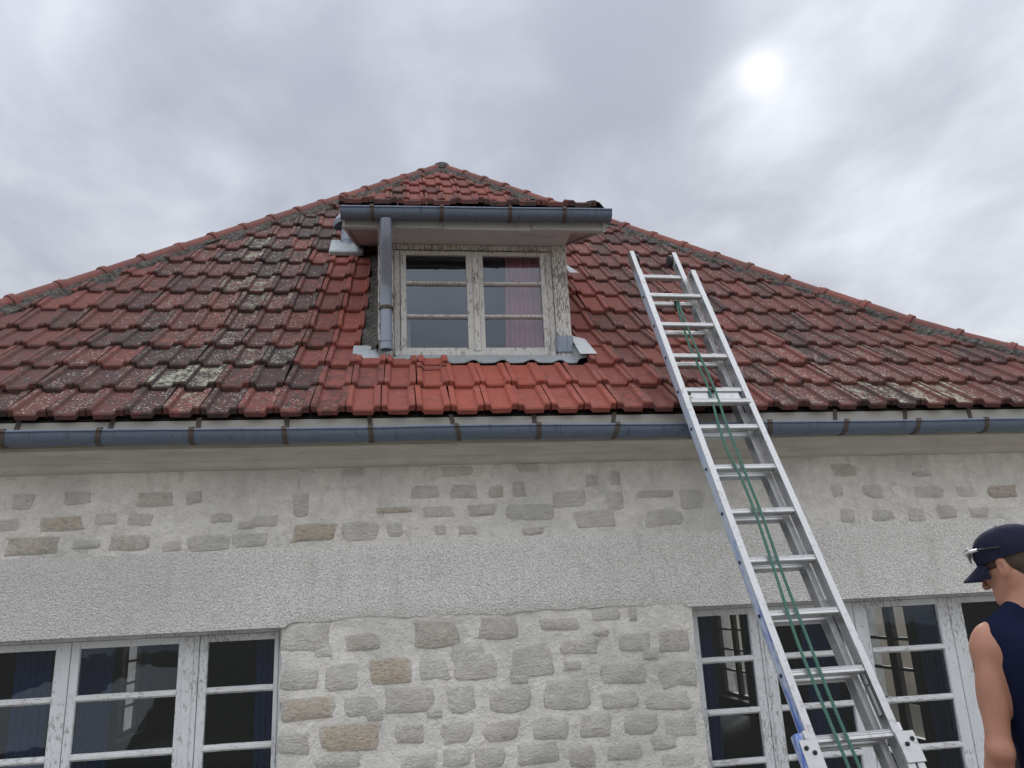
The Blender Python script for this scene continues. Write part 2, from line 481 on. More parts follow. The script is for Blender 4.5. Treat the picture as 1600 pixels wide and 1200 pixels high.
def link(name, me, parent=None, local=False, basis=None):
    o = bpy.data.objects.new(name, me)
    COL.objects.link(o)
    b = basis if basis is not None else Matrix.Identity(4)
    if parent is not None:
        o.parent = parent
        pm = WM[parent.name]
        if local:
            WM[o.name] = pm @ b
        else:
            o.matrix_parent_inverse = pm.inverted()
            WM[o.name] = b.copy()
    else:
        WM[o.name] = b.copy()
    o.matrix_basis = b
    return o


def mesh(name, v, f, mat, sharp=35):
    me = bpy.data.meshes.new(name)
    me.from_pydata([tuple(p) for p in v], [], f)
    me.update()
    if mat:
        me.materials.append(MATS[mat])
    if sharp is not None:
        me.polygons.foreach_set('use_smooth', [True] * len(me.polygons))
        if sharp < 180:
            me.set_sharp_from_angle(angle=math.radians(sharp))
    return me


class MB:
    def __init__(self):
        self.v = []
        self.f = []

    def add(self, v, f):
        b = len(self.v)
        self.v += [tuple(p) for p in v]
        self.f += [tuple(i + b for i in q) for q in f]
        return self

    def box(self, x0, x1, y0, y1, z0, z1):
        v = [(x0, y0, z0), (x1, y0, z0), (x1, y1, z0), (x0, y1, z0), (x0, y0, z1), (x1, y0, z1), (x1, y1, z1), (x0, y1, z1)]
        return self.add(v, [(0, 3, 2, 1), (4, 5, 6, 7), (0, 1, 5, 4), (1, 2, 6, 5), (2, 3, 7, 6), (3, 0, 4, 7)])

    def grid(self, rows, closed=False):
        """rows: list of equal-length point lists"""
        n = len(rows[0])
        v = [p for r in rows for p in r]
        f = []
        for i in range(len(rows) - 1):
            for j in range(n if closed else n - 1):
                k = (j + 1) % n
                f.append((i * n + j, i * n + k, (i + 1) * n + k, (i + 1) * n + j))
        return self.add(v, f)

    def tube(self, path, r, seg=10, caps=True):
        path = [Vector(p) for p in path]
        rows = []
        n = len(path)
        rr = r if isinstance(r, (list, tuple)) else [r] * n
        side = None
        for i, p in enumerate(path):
            d = (path[min(i + 1, n - 1)] - path[max(i - 1, 0)]).normalized()
            if side is None:
                a = Vector((0, 0, 1)) if abs(d.z) < 0.9 else Vector((1, 0, 0))
                side = d.cross(a).normalized()
            else:
                side = (side - d * side.dot(d)).normalized()
            up = side.cross(d)
            rows.append([p + (side * math.cos(2 * math.pi * k / seg) + up * math.sin(2 * math.pi * k / seg)) * rr[i] for k in range(seg)])
        b = len(self.v)
        self.grid(rows, True)
        if caps:
            self.f.append(tuple(b + k for k in range(seg)))
            self.f.append(tuple(b + (n - 1) * seg + k for k in reversed(range(seg))))
        return self

    def sweep_x(self, prof, xs, off=lambda x: (0, 0), closed=True, caps=True):
        """sweep a (y,z) profile along X"""
        rows = []
        for x in xs:
            oy, oz = off(x)
            rows.append([(x, y + oy, z + oz) for y, z in prof])
        b = len(self.v)
        n = len(prof)
        self.grid(rows, closed)
        if caps and closed:
            self.f.append(tuple(b + k for k in reversed(range(n))))
            self.f.append(tuple(b + (len(xs) - 1) * n + k for k in range(n)))
        return self

    def build(self, name, mat, parent=None, local=False, bevel=0.0, sharp=35, basis=None, fix=True):
        me = bpy.data.meshes.new(name)
        me.from_pydata(self.v, [], self.f)
        me.update()
        if fix or bevel:
            bm = bmesh.new()
            bm.from_mesh(me)
            if fix:
                bmesh.ops.recalc_face_normals(bm, faces=bm.faces)
            if bevel:
                bmesh.ops.bevel(bm, geom=list(bm.edges), offset=bevel, segments=1, affect='EDGES', clamp_overlap=True)
            bm.to_mesh(me)
            bm.free()
        me.materials.append(MATS[mat])
        if sharp is not None:
            me.polygons.foreach_set('use_smooth', [True] * len(me.polygons))
            me.set_sharp_from_angle(angle=math.radians(sharp))
        return link(name, me, parent, local, basis)


def nz3(x, y, z, s=1.0):
    return noise.noise(Vector((x * s, y * s, z * s)))


# ------------------------------------------------------------------ ground
g = MB()
g.add([(-700, -700, 0), (700, -700, 0), (700, 700, 0), (-700, 700, 0)], [(0, 1, 2, 3)])
go = g.build('ground', 'ground_gravel', sharp=None)
tag(go, kind='structure')
g = MB()
g.add([(-6.9, -1.6, 0.004), (-3.9, -3.4, 0.004), (-8.6, -24.0, 0.004), (-19.0, -74.0, 0.004), (-25.5, -75.0, 0.004), (-11.5, -24.0, 0.004)], [(0, 5, 2, 1), (5, 4, 3, 2)])
tag(g.build('driveway', 'pale_concrete', sharp=None), kind='structure')
g = MB()           # a paved strip along the foot of the wall
g.box(-5.2, 6.4, 3.55, 4.70, -0.06, 0.035)
tag(g.build('pavement', 'pale_concrete', bevel=0.01), kind='structure')

# ------------------------------------------------------------------ the house
YW = 4.72                                   # front face of the wall
XL, XR = -3.97, 5.11                        # house corners
YB = 13.84
AX, AY = 0.57, 9.30                         # apex of the pyramid roof, in plan
EAVE_Y = 4.458
EAVE_Z = CZ + 1.0974
A1, A2 = 0.6848, 0.7731                     # roof pitch: sprocketed foot, then steeper
CRS = 0.3562                                # course of the tiles
TW = 0.2                                    # width of a tile
NB_ = 4
HALF = AY - EAVE_Y

house = empty('house', Matrix.Translation((AX, YW, 0)),
              'pale stone house with red tiled hipped roof, dormer window and zinc gutters', 'house')


def prof(n):
    """roof profile: horizontal and vertical run up to course n"""
    a = min(n, NB_)
    b = n - a
    return CRS * (a * math.cos(A1) + b * math.cos(A2)), CRS * (a * math.sin(A1) + b * math.sin(A2))


# ---- walls
WT = 1.584                                  # top of the window openings
WIN = [(-2.98, -0.667), (1.725, 4.03)]
WB = 0.08
wall = MB()
YI = YW + 0.36


def xs_cuts(a, b, step, cuts):
    c = sorted({a, b, *[k for k in cuts if a < k < b]})
    out = []
    for i in range(len(c) - 1):
        n = max(1, round((c[i + 1] - c[i]) / step))
        out += [c[i] + (c[i + 1] - c[i]) * k / n for k in range(n)]
    return out + [b]


gx = xs_cuts(XL, XR, 0.045, [e for w in WIN for e in w])
gz = xs_cuts(0.0, 2.56, 0.045, [WB, WT])
idx = {}
sv = []
sf = []


def in_open(x, z):
    return any(a < x < b for a, b in WIN) and WB < z < WT


def vid(i, j):
    if (i, j) not in idx:
        x, z = gx[i], gz[j]
        y = YW + 0.010 * nz3(x, 3.3, z, 2.2) + 0.006 * nz3(x, 8.1, z, 9) + 0.003 * nz3(x, 1.1, z, 23)
        dx = 0.0
        for a, b in WIN:
            if WB < z < WT and (abs(x - a) < 1e-6 or abs(x - b) < 1e-6):
                dx = 0.012 * nz3(0, x, z, 9) + 0.006 * nz3(0, x, z, 31)
        idx[(i, j)] = len(sv)
        sv.append((x + dx, y, z))
    return idx[(i, j)]


for i in range(len(gx) - 1):
    for j in range(len(gz) - 1):
        if not in_open((gx[i] + gx[i + 1]) / 2, (gz[j] + gz[j + 1]) / 2):
            sf.append((vid(i, j), vid(i + 1, j), vid(i + 1, j + 1), vid(i, j + 1)))
wall.add(sv, sf)
edges = {}
for q in sf:
    for a, b in zip(q, q[1:] + q[:1]):
        edges[(a, b)] = edges.get((a, b), 0) + 1
for (a, b) in list(edges):
    if (b, a) not in edges:
        pa, pb = sv[a], sv[b]
        wall.add([pa, pb, (pb[0], YW + 0.05, pb[2]), (pa[0], YW + 0.05, pa[2])], [(1, 0, 3, 2)])
yb0 = YW + 0.045
xx = [XL + 0.01, WIN[0][0] - 0.012, WIN[0][1] + 0.012, WIN[1][0] - 0.012, WIN[1][1] + 0.012, XR - 0.01]
wall.box(xx[0], xx[1], yb0, YI, 0, 2.55)
wall.box(xx[2], xx[3], yb0, YI, 0, 2.55)
wall.box(xx[4], xx[5], yb0, YI, 0, 2.55)
for a, b in ((xx[1], xx[2]), (xx[3], xx[4])):
    wall.box(a, b, yb0, YI, WT + 0.012, 2.55)
    wall.box(a, b, yb0, YI, 0, WB - 0.01)
wobj = wall.build('wall', 'limewash', house, sharp=60, fix=False)

# side and rear walls, with the windows that are glimpsed through the rooms
SIDE = {'R': [(7.3, 8.32), (11.2, 12.4)], 'L': [(11.5, 12.75)]}
SZ0, SZ1 = 0.18, 1.50


def side_wall(x0, x1, opens):
    mb = MB()
    ys = [YI] + [e for o in opens for e in o] + [YB]
    for i in range(0, len(ys) - 1, 2):
        mb.box(x0, x1, ys[i], ys[i + 1], 0, 2.55)
    for a, b in opens:
        mb.box(x0, x1, a, b, 0, SZ0)
        mb.box(x0, x1, a, b, SZ1, 2.55)
    return mb


for nm, x0, x1, k in (('R', XR - 0.33, XR - 0.005, 'R'), ('L', XL + 0.005, XL + 0.33, 'L')):
    xi = (x0 + 0.12, x0) if k == 'R' else (x1 - 0.12, x1)
    side_wall(*((xi[0], x1) if k == 'R' else (x0, xi[0])), SIDE[k]).build('side_wall', 'limewash', house)
    side_wall(*((x0, xi[0] - 0.001) if k == 'R' else (xi[0] + 0.001, x1)), SIDE[k]).build('wall_lining', 'dark_room', house)
    xm = (x0 + x1) / 2
    for a, b in SIDE[k]:
        fr = MB()
        fr.box(xm - 0.03, xm + 0.03, a, a + 0.05, SZ0, SZ1)
        fr.box(xm - 0.03, xm + 0.03, b - 0.05, b, SZ0, SZ1)
        fr.box(xm - 0.028, xm + 0.028, a + 0.05, b - 0.05, SZ1 - 0.05, SZ1)
        fr.box(xm - 0.028, xm + 0.028, a + 0.05, b - 0.05, SZ0, SZ0 + 0.05)
        c = (a + b) / 2
        fr.box(xm - 0.026, xm + 0.026, c - 0.06, c + 0.06, SZ0 + 0.05, SZ1 - 0.05)
        fo = fr.build('window', 'dark_frame', house)
        for z in (0.55, 0.85, 1.14):
            for ya, yb in ((a + 0.05, c - 0.06), (c + 0.06, b - 0.05)):
                MB().box(xm - 0.015, xm + 0.015, ya, yb, z - 0.015, z + 0.015).build('glazing_bar', 'dark_frame', fo)
MB().box(XL + 0.33, XR - 0.33, YB - 0.33, YB, 0, 2.55).build('rear_wall', 'limewash', house)
MB().box(XL + 0.34, XR - 0.34, YI + 0.01, YB - 0.37, 0.004, 0.03).build('floor', 'dark_room', house)
MB().box(XL + 0.34, XR - 0.34, YB - 0.36, YB - 0.332, 0.03, 2.38).build('wall_lining', 'dark_room', house)
MB().box(XL + 0.34, XR - 0.34, YI + 0.01, YB - 0.37, 2.38, 2.50).build('ceiling', 'dark_room', house)

# yard walls that close the view through those side windows
for x0, lab in ((7.4, 'pale stone yard wall glimpsed through the right-hand window, beyond the room'), (-6.6, 'pale stone yard wall glimpsed through the left-hand window, beyond the room')):
    mb = MB()
    rws = []
    for i in range(90):
        y = 5.5 + i * 0.25
        rws.append([(x0 + dx + 0.02 * nz3(y, z, x0, 3), y, z + (0.03 * nz3(y, x0, 0, 1) if z > 1 else 0)) for dx, z in ((-0.2, 0.0), (-0.2, 1.0), (-0.2, 2.1), (0.2, 2.1), (0.2, 1.0), (0.2, 0.0))])
    mb.grid(rws)
    yw = mb.build('yard_wall', 'yard_stone', None, sharp=60)
    tag(yw, lab, 'wall')
# ---- rendered lintel band
bx = [XL + i * 0.04 for i in range(int((XR - XL) / 0.04) + 1)] + [XR]
rows_n = 13
bv, bf = [], []


def band_top(x):
    return 2.022 + 0.0045 * x + 0.010 * nz3(x, 0, 4.2, 3.1) + 0.007 * nz3(x, 0, 9.7, 11) + 0.004 * nz3(x, 0, 2.7, 31)


def band_bot(x):
    e = 0.0
    for a, b in WIN:
        if a - 0.02 <= x <= b + 0.02:
            return WT + 0.001 * nz3(x, 0, 0.3, 20)
    return 1.585 + 0.022 + 0.02 * nz3(x, 0, 7.4, 2.7) + 0.010 * nz3(x, 0, 3.9, 14)


for x in bx:
    zt, zb = band_top(x), band_bot(x)
    col = [(x, YW + 0.012, zb)]
    for k in range(rows_n):
        u = k / (rows_n - 1)
        z = zb + (zt - zb) * u
        edge = min(1, min(u, 1 - u) * 9)
        if any(a - 0.02 <= x <= b + 0.02 for a, b in WIN) and u < 0.5:
            edge = 1
        y = YW - 0.005 - 0.013 * edge + 0.004 * nz3(x, 5, z, 5)
        col.append((x, y, z))
    col.append((x, YW + 0.012, zt))
    bv.append(col)
mb = MB()
mb.grid(bv)
band = mb.build('rendered_band', 'roughcast', wobj, sharp=60, fix=False)
me = band.data
if me.polygons[rows_n // 2].normal.y > 0:
    me.flip_normals()

# ---- stones, each one a low irregular lump in the limewash
S6 = 2.3075
STONES = []     # centre x, z, width, height (metres), hue, bare, grey


def wall_at(px, py, w, h, hue, bare, grey):
    fx = (px - 800) / 1225.97
    fy = (py - 600) / 1225.97
    d = CF + CR * fx - CU * fy
    k = YW / d.y
    # metres per photograph pixel at that spot
    s = YW / d.y / 1225.97
    STONES.append((d.x * k, d.z * k + CZ, w * s * 1.03, h * s * 1.03, hue, bare, grey))


Z6 = [  # measured stones of the middle of the wall: centre, size, hue, how bare, how grey
    (285, 135, 80, 30, .2, .3, .5), (650, 130, 110, 40, .1, .3, .6), (910, 115, 80, 35, .1, .6, .8), (545, 205, 95, 45, .2, .4, .6),
    (680, 205, 95, 50, .1, .6, 1), (797, 205, 55, 40, .3, .5, .3), (880, 195, 45, 55, .3, .5, .3), (95, 250, 55, 90, .1, .3, .8),
    (430, 270, 130, 22, .9, .6, 0), (590, 275, 110, 40, .1, .2, .8), (745, 272, 100, 40, .3, .5, .2), (915, 275, 170, 60, .3, .15, .3),
    (140, 350, 155, 65, .8, .7, 0), (310, 345, 120, 65, .2, .1, .5), (430, 340, 55, 55, .1, .2, .8), (595, 342, 40, 35, .1, .3, .8),
    (692, 340, 65, 35, .1, .4, .8), (930, 345, 75, 25, .2, .5, .4), (1370, 212, 140, 25, .3, .5, .4), (1140, 165, 40, 40, .1, .3, .8),
    (1225, 155, 40, 50, .1, .4, .9), (1225, 235, 60, 70, .1, .2, .9), (1060, 230, 120, 60, .1, .05, .6), (1150, 300, 150, 60, .1, .05, .6),
    (1400, 300, 130, 60, .1, .05, .6), (1500, 230, 90, 70, .1, .1, .7),
    (110, 720, 170, 110, .1, .15, .9), (315, 745, 115, 60, .3, .55, .2), (575, 715, 165, 100, .3, .6, .2), (805, 695, 140, 80, .1, .5, .1),
    (1020, 680, 145, 45, .1, .45, .3), (1190, 645, 100, 45, .1, .3, .9), (1290, 645, 30, 50, .1, .6, 1), (1175, 712, 55, 20, .1, .5, .8),
    (1295, 745, 115, 70, .1, .3, .8), (1440, 740, 115, 80, .3, .55, .4), (1100, 762, 140, 50, .2, .35, .6), (85, 880, 125, 75, .1, .2, .9),
    (245, 870, 115, 90, .1, .3, .8), (420, 850, 145, 95, .8, .75, 0), (575, 845, 100, 75, .1, .2, .8), (720, 830, 160, 95, .1, .35, .9),
    (925, 815, 150, 110, .2, .25, .6), (1070, 830, 65, 35, .1, .4, .6), (1245, 860, 170, 70, .1, .3, .8), (1455, 860, 140, 95, .1, .3, .8),
    (115, 985, 195, 75, .5, .75, .1), (310, 975, 110, 70, .1, .1, .8), (480, 955, 180, 95, .3, .45, .7), (670, 950, 100, 90, .1, .25, .8),
    (845, 950, 145, 90, .1, .35, .9), (1055, 935, 165, 100, .1, .35, .9), (1245, 955, 140, 60, .1, .3, .8), (1420, 955, 160, 60, .1, .25, .9),
    (280, 1085, 220, 95, .8, .75, 0), (485, 1075, 105, 65, .0, .5, .4), (655, 1070, 110, 75, .1, .4, .7), (815, 1065, 120, 70, .8, .5, .3),
    (1000, 1055, 130, 80, .1, .35, .9), (1160, 1045, 110, 85, .1, .4, .6), (1320, 1040, 120, 70, .1, .25, .8), (1460, 1050, 120, 70, .1, .25, .8),
    (65, 1110, 110, 75, .1, .4, .8), (230, 1175, 160, 50, .1, .2, .8), (520, 1175, 130, 60, .1, .35, .7), (660, 1160, 100, 60, .1, .2, .8),
    (770, 1160, 110, 70, .1, .35, .6), (940, 1145, 150, 70, .1, .4, .6), (1105, 1160, 95, 70, .0, .55, .3), (1260, 1140, 130, 55, .1, .35, .8),
    (1400, 1105, 100, 50, .1, .35, .9), (1450, 1175, 120, 50, .1, .2, .8), (175, 780, 60, 40, .1, .1, .8), (690, 770, 120, 50, .1, .1, .8),
    (880, 880, 70, 30, .1, .1, .8), (360, 1010, 60, 40, .1, .1, .8), (1350, 790, 60, 40, .1, .2, .8), (570, 1000, 60, 40, .1, .1, .8)]
for a in Z6:
    wall_at(430 + a[0] / S6, 680 + a[1] / S6, a[2] / S6, a[3] / S6, *a[4:])
for a in [(1220, 700, 280, 110, .4, .5, .2), (480, 890, 310, 115, .8, .6, .1), (245, 1065, 390, 140, .3, .6, 0), (1005, 1040, 290, 120, .3, .5, .2),
          (1520, 690, 110, 100, .3, .4, .4), (180, 720, 150, 120, .1, .2, .8), (1340, 1070, 150, 80, .1, .25, .8), (680, 1050, 220, 70, .1, .15, .8),
          (600, 690, 200, 100, .1, .15, .6), (830, 860, 170, 90, .1, .1, .8), (1100, 860, 180, 90, .1, .12, .8), (60, 900, 150, 90, .1, .1, .8)]:
    wall_at(a[0] / 5, 640 + a[1] / 5, a[2] / 5, a[3] / 5, *a[4:])
for a in [(190, 470, 200, 100, .8, .5, .3), (1430, 635, 240, 100, .15, .95, 0), (1000, 800, 160, 100, .1, .4, .3), (860, 640, 240, 90, .1, .12, .8),
          (140, 640, 90, 90, .1, .3, .9), (760, 820, 140, 100, .1, .15, .8), (420, 640, 160, 100, .1, .1, .8), (500, 820, 180, 90, .1, .1, .8),
          (800, 500, 160, 40, .1, .2, .8), (1250, 800, 160, 80, .1, .1, .8), (1150, 640, 170, 80, .1, .08, .8), (220, 830, 120, 110, .1, .25, .9)]:
    wall_at(1280 + a[0] / 5, 640 + a[1] / 5, a[2] / 5, a[3] / 5, *a[4:])
for a in [(935, 140, 180, 70, .1, .15, .8), (1120, 125, 150, 60, .1, .15, .8), (985, 25, 90, 40, .1, .3, .8), (1100, 60, 70, 30, .1, .3, .8), (1180, 40, 120, 50, .1, .1, .8)]:
    wall_at(a[0] / 2.857, 800 + a[1] / 2.857, a[2] / 2.857, a[3] / 2.857, *a[4:])
# the courses go on below the picture, down to the ground
zz = 0.74
while zz > 0.1:
    h = 0.11 + 0.03 * random.random()
    x = WIN[0][1] + 0.10
    while x < WIN[1][0] - 0.12:
        w = 0.16 + 0.16 * random.random()
        STONES.append((x + w / 2, zz - h / 2, w * 0.9, h * 0.82, random.random() * 0.5, 0.2 + 0.3 * random.random(), random.random()))
        x += w + 0.03
    zz -= h + 0.03
seedn = 0
for (cx, cz, w, h, hue, bare, grey) in STONES:
    if any(a - 0.5 * w * 0.4 < cx < b + 0.5 * w * 0.4 for a, b in WIN) and WB < cz < WT + h * 0.4:
        continue
    seedn += 1
    if cz > 2.0 and grey > 0.35:
        bare *= 0.7
    npt = 16
    ring = []
    for k in range(npt):
        a = 2 * math.pi * k / npt
        ca, sa = math.cos(a), math.sin(a)
        e = 0.30
        rx = math.copysign(abs(ca) ** e, ca) * w / 2
        rz = math.copysign(abs(sa) ** e, sa) * h / 2
        j = 1 + 0.20 * nz3(ca * 1.1, sa * 1.1, seedn * 3.7) + 0.16 * nz3(ca * 3.2, sa * 3.2, seedn * 5.1)
        ring.append((rx * j + 0.08 * w * nz3(seedn, sa, 0.5) , rz * j + 0.06 * h * nz3(ca * 1.5, seedn, 2.5)))
    proud = 0.004 + 0.008 * bare + 0.004 * random.random()
    v, f = [], []
    for s, d in ((1.02, -0.016), (0.95, 0.25 * proud), (0.82, 0.85 * proud)):
        for (x, z) in ring:
            X, Z = cx + x * s, cz + z * s
            base = YW + 0.010 * nz3(X, 3.3, Z, 2.2) + 0.006 * nz3(X, 8.1, Z, 9)
            dd = d + (0.004 * nz3(X, 0.7, Z, 26) if d > 0 else 0)
            v.append((X - cx, base - dd - YW, Z - cz))
    v.append((0, 0.010 * nz3(cx, 3.3, cz, 2.2) + 0.006 * nz3(cx, 8.1, cz, 9) - proud - 0.002 * random.random(), 0))
    for r_ in range(2):
        for k in range(npt):
            k2 = (k + 1) % npt
            f.append((r_ * npt + k, r_ * npt + k2, (r_ + 1) * npt + k2, (r_ + 1) * npt + k))
    for k in range(npt):
        f.append((2 * npt + k, 2 * npt + (k + 1) % npt, 3 * npt))
    me = mesh('stone', v, f, 'stone_face', 180)
    o = link('stone', me, wobj, basis=Matrix.Translation((cx, YW, cz)))
    o.color = (hue, bare, grey, 1)

# ---- cornice and fascia
cp = [(4.505, 2.585), (4.505, 2.565), (4.515, 2.556), (4.522, 2.553)]
for k in range(9):                                      # the hollow of the moulding
    a = k / 8 * math.pi / 2
    cp.append((4.530 + 0.088 * math.sin(a) * 1.0, 2.552 - 0.030 * (1 - math.cos(a))))
cp += [(4.622, 2.520), (4.632, 2.516), (4.636, 2.520), (4.640, 2.520)]
cp += [(4.650, 2.500), (4.672, 2.484), (4.70, 2.478), (4.728, 2.476), (4.728, 2.585)]
xsw = [XL - 0.2 + i * 0.25 for i in range(int((XR - XL + 0.4) / 0.25) + 1)] + [XR + 0.2]
mb = MB()
mb.sweep_x(cp, xsw, lambda x: (0.003 * nz3(x, 0, 0, 1.3), 0.004 * nz3(x, 5, 0, 1.1)))
mb.build('cornice', 'cornice_plaster', house, sharp=30)
mb = MB()
mb.box(XL - 0.2, XR + 0.2, 4.490, 4.512, 2.586, 2.722)
mb.build('fascia', 'fascia_board', house)
# the eaves boarding behind the cornice on the other three sides
mb = MB()
mb.box(XL - 0.2, XR + 0.2, 4.512, 4.9, 2.586, 2.66)
mb.box(XL - 0.28, XL + 0.3, 4.9, YB + 0.28, 2.54, 2.66)
mb.box(XR - 0.3, XR + 0.28, 4.9, YB + 0.28, 2.54, 2.66)
mb.box(XL + 0.3, XR - 0.3, YB - 0.3, YB + 0.28, 2.54, 2.66)
mb.build('eaves_board', 'fascia_board', house)

# ---- dormer dimensions
DX0, DX1 = -0.150, 1.225                    # outer faces of the dormer posts
DY = 5.22
DSILL, DSOF = 3.345, 4.195
DR_Y0, DR_Z0, DR_T = 4.87, 4.316, 0.41     # dormer roof: eave line and slope


def roof_z(y):
    d = y - EAVE_Y
    n1_ = CRS * NB_ * math.cos(A1)
    if d <= n1_:
        return EAVE_Z + d * math.tan(A1)
    return EAVE_Z + n1_ * math.tan(A1) + (d - n1_) * math.tan(A2)


# ---- roof deck
mb = MB()
NROW = 18.66


def hip_x(n):
    dy, _ = prof(n)
    return AX - HALF + dy, AX + HALF - dy


DECK_DROP = 0.035
rows = [-0.05] + [i * 0.5 for i in range(1, 38)] + [NROW]
rows = [r for r in rows if r <= NROW]
for a, b in zip(rows, rows[1:]):
    (ya, za), (yb, zb) = prof(max(a, 0)), prof(b)
    if a < 0:
        ya, za = 0.030, 0.0245
    la, ra = hip_x(max(a, 0))
    lb, rb = hip_x(b)
    Ya, Yb = EAVE_Y + ya, EAVE_Y + yb
    Za, Zb = EAVE_Z + za - DECK_DROP, EAVE_Z + zb - DECK_DROP
    if DY + 0.06 < (Ya + Yb) / 2 < 6.6:
        parts = [(la, lb, DX0 + 0.02, DX0 + 0.02), (DX1 - 0.02, DX1 - 0.02, ra, rb)]
    else:
        parts = [(la, lb, ra, rb)]
    for (xa0, xb0, xa1, xb1) in parts:
        mb.add([(xa0, Ya, Za), (xa1, Ya, Za), (xb1, Yb, Zb), (xb0, Yb, Zb)], [(0, 1, 2, 3)])
za = [(EAVE_Z - DECK_DROP, 0)]
n4y, n4z = prof(NB_)
ay, az = HALF, prof(NROW)[1]
lv = [(0, 0), (n4y, n4z), (HALF, az)]


def ring(d, z):
    return [(AX - HALF + d, EAVE_Y + d), (AX + HALF - d, EAVE_Y + d), (AX + HALF - d, EAVE_Y + 2 * HALF - d), (AX - HALF + d, EAVE_Y + 2 * HALF - d)]


for (d0, z0), (d1, z1) in zip(lv, lv[1:]):
    r0, r1 = ring(d0, z0), ring(d1, z1)
    for k in (1, 2, 3):
        k2 = (k + 1) % 4
        mb.add([(*r0[k], EAVE_Z + z0 - DECK_DROP), (*r0[k2], EAVE_Z + z0 - DECK_DROP), (*r1[k2], EAVE_Z + z1 - DECK_DROP), (*r1[k], EAVE_Z + z1 - DECK_DROP)], [(0, 1, 2, 3)])
roof = mb.build('roof', 'roof_deck', house, sharp=None, fix=False)


# ---- roof tiles
def tile_mesh(seed, w=TW, c=CRS):
    r = random.Random(seed)
    w0 = w - 0.006
    xs = [0.0, 0.030, 0.043, 0.148, 0.160, w0]
    hs = [0.019, 0.019, 0.0, 0.0, 0.019, 0.019]
    lip = [0.014, 0.012, -0.012, -0.012, 0.012, 0.014]
    v, f = [], []
    tw = [r.uniform(-.0015, .0015) for _ in range(6)]
    for row, (s, zf, under) in enumerate(((0, -0.006, True), (0, 0.017, False), (0.010, 0.0245, False), (c * 0.5, None, False), (c + 0.035, None, False))):
        for k in range(6):
            y = lip[k] * (1 if row < 3 else 0) + s
            base = 0.033 * (1 - max(y, 0) / c) + 0.001
            if row == 0:
                z = hs[k] * 0.55 - 0.002
            elif row == 1:
                z = 0.0245 + hs[k]
            elif row == 2:
                z = 0.0325 + hs[k]
            else:
                z = base + hs[k]
            x = xs[k] + (0.0025 if row in (0,) and k == 0 else 0) - (0.0025 if row == 0 and k == 5 else 0)
            v.append((x + r.uniform(-.0008, .0008), y + tw[k] + r.uniform(-.0012, .0012), z + r.uniform(-.0007, .0007)))
    for i in range(4):
        for k in range(5):
            f.append((i * 6 + k, i * 6 + k + 1, (i + 1) * 6 + k + 1, (i + 1) * 6 + k))
    # flanks
    b = len(v)
    for k in (0, 5):
        for i in (0, 2, 4):
            x, y, z = v[i * 6 + k]
            v.append((x, y, -0.008 if i else z))
    f.append((0, 6, 12, b + 1))
    f.append((b + 1, 12, 18, 24, b + 2))
    f.append((5, b + 4, 17, 11))
    f.append((b + 4, b + 5, 29, 23, 17))
    return v, f


NV = 6
TV = [tile_mesh(100 + i) for i in range(NV)]
TM = [mesh('tile', v, f, 'clay_tile', 30) for v, f in TV]

HOT = [(8.85, -1.29, .95), (6.6, -1.17, .9), (7.7, -0.91, .7), (5.64, -1.07, .8), (1.45, -1.27, 1.0), (0.64, -1.24, .9), (2.5, -0.82, .8), (3.74, -1.13, .8),
       (4.6, -0.9, .5), (5.6, -0.75, .5), (1.5, -1.5, .6), (0.5, -1.9, .6), (0.46, 3.13, .95), (0.43, 3.53, 1.0), (1.4, 2.9, .75), (1.5, 3.35, .7), (0.4, 2.75, .6),
       (2.3, 2.1, .6), (2.4, 2.75, .5), (1.3, 3.9, .5), (9.5, 1.95, .4), (0.5, 3.9, .6), (0.5, -2.3, .5), (2.4, -2.0, .55), (2.5, 2.35, .6), (7.6, 1.85, .4)]


def tint(n, x):
    """how weathered a tile is: age, soot and algae, lichen"""
    r = random.random
    fresh = math.exp(-((x - 0.55) / 1.05) ** 2 * (1.0 if x > 0.55 else 1.15)) * (1.0 if n < 3 else 0.72 if n < 9 else 0.35)
    age = 0.95 - 0.88 * fresh + 0.34 * (r() - 0.5) + 0.10 * nz3(x, n * 0.36, 1.7, 1.4)
    dark = 0.25 + 0.55 * math.exp(-((x + 1.25) / 0.75) ** 2) * (0.75 + 0.25 * math.sin(n)) + 0.18 * math.exp(-((x - 2.6) / 0.9) ** 2)
    if n > 9:
        dark += 0.12
    dark -= 0.55 * fresh
    dark += 0.75 * (r() - 0.5)
    if n > 2 and -0.62 < x < -0.15:
        dark -= 0.35
        age -= 0.25
    lich = 0.10 + 0.42 * math.exp(-((x + 1.3) / 0.8) ** 2) + 0.34 * math.exp(-((x - 2.9) / 1.1) ** 2) * (1.25 if n < 3 else 0.7) - 0.45 * fresh + 0.25 * (r() - 0.5)
    if x < -2.2:
        lich -= 0.1
    for (hn, hx, k) in HOT:
        d = ((n + 0.5 - hn) * 1.4) ** 2 + ((x + 0.1 - hx) / 0.13) ** 2
        if d < 1.6:
            lich = max(lich, k * 0.86)
    return (min(1, max(0, age)), min(1, max(0, dark)), min(1, max(0, lich)), 1)


def project(P):
    d = Vector(P) - Vector((0, 0, CZ))
    w_ = d.dot(CF)
    if w_ < 0.1:
        return None
    return 800 + 1225.97 * d.dot(CR) / w_, 600 - 1225.97 * d.dot(CU) / w_, w_


def sst(a):
    a = min(1, max(0, a))
    return a * a * (3 - 2 * a)


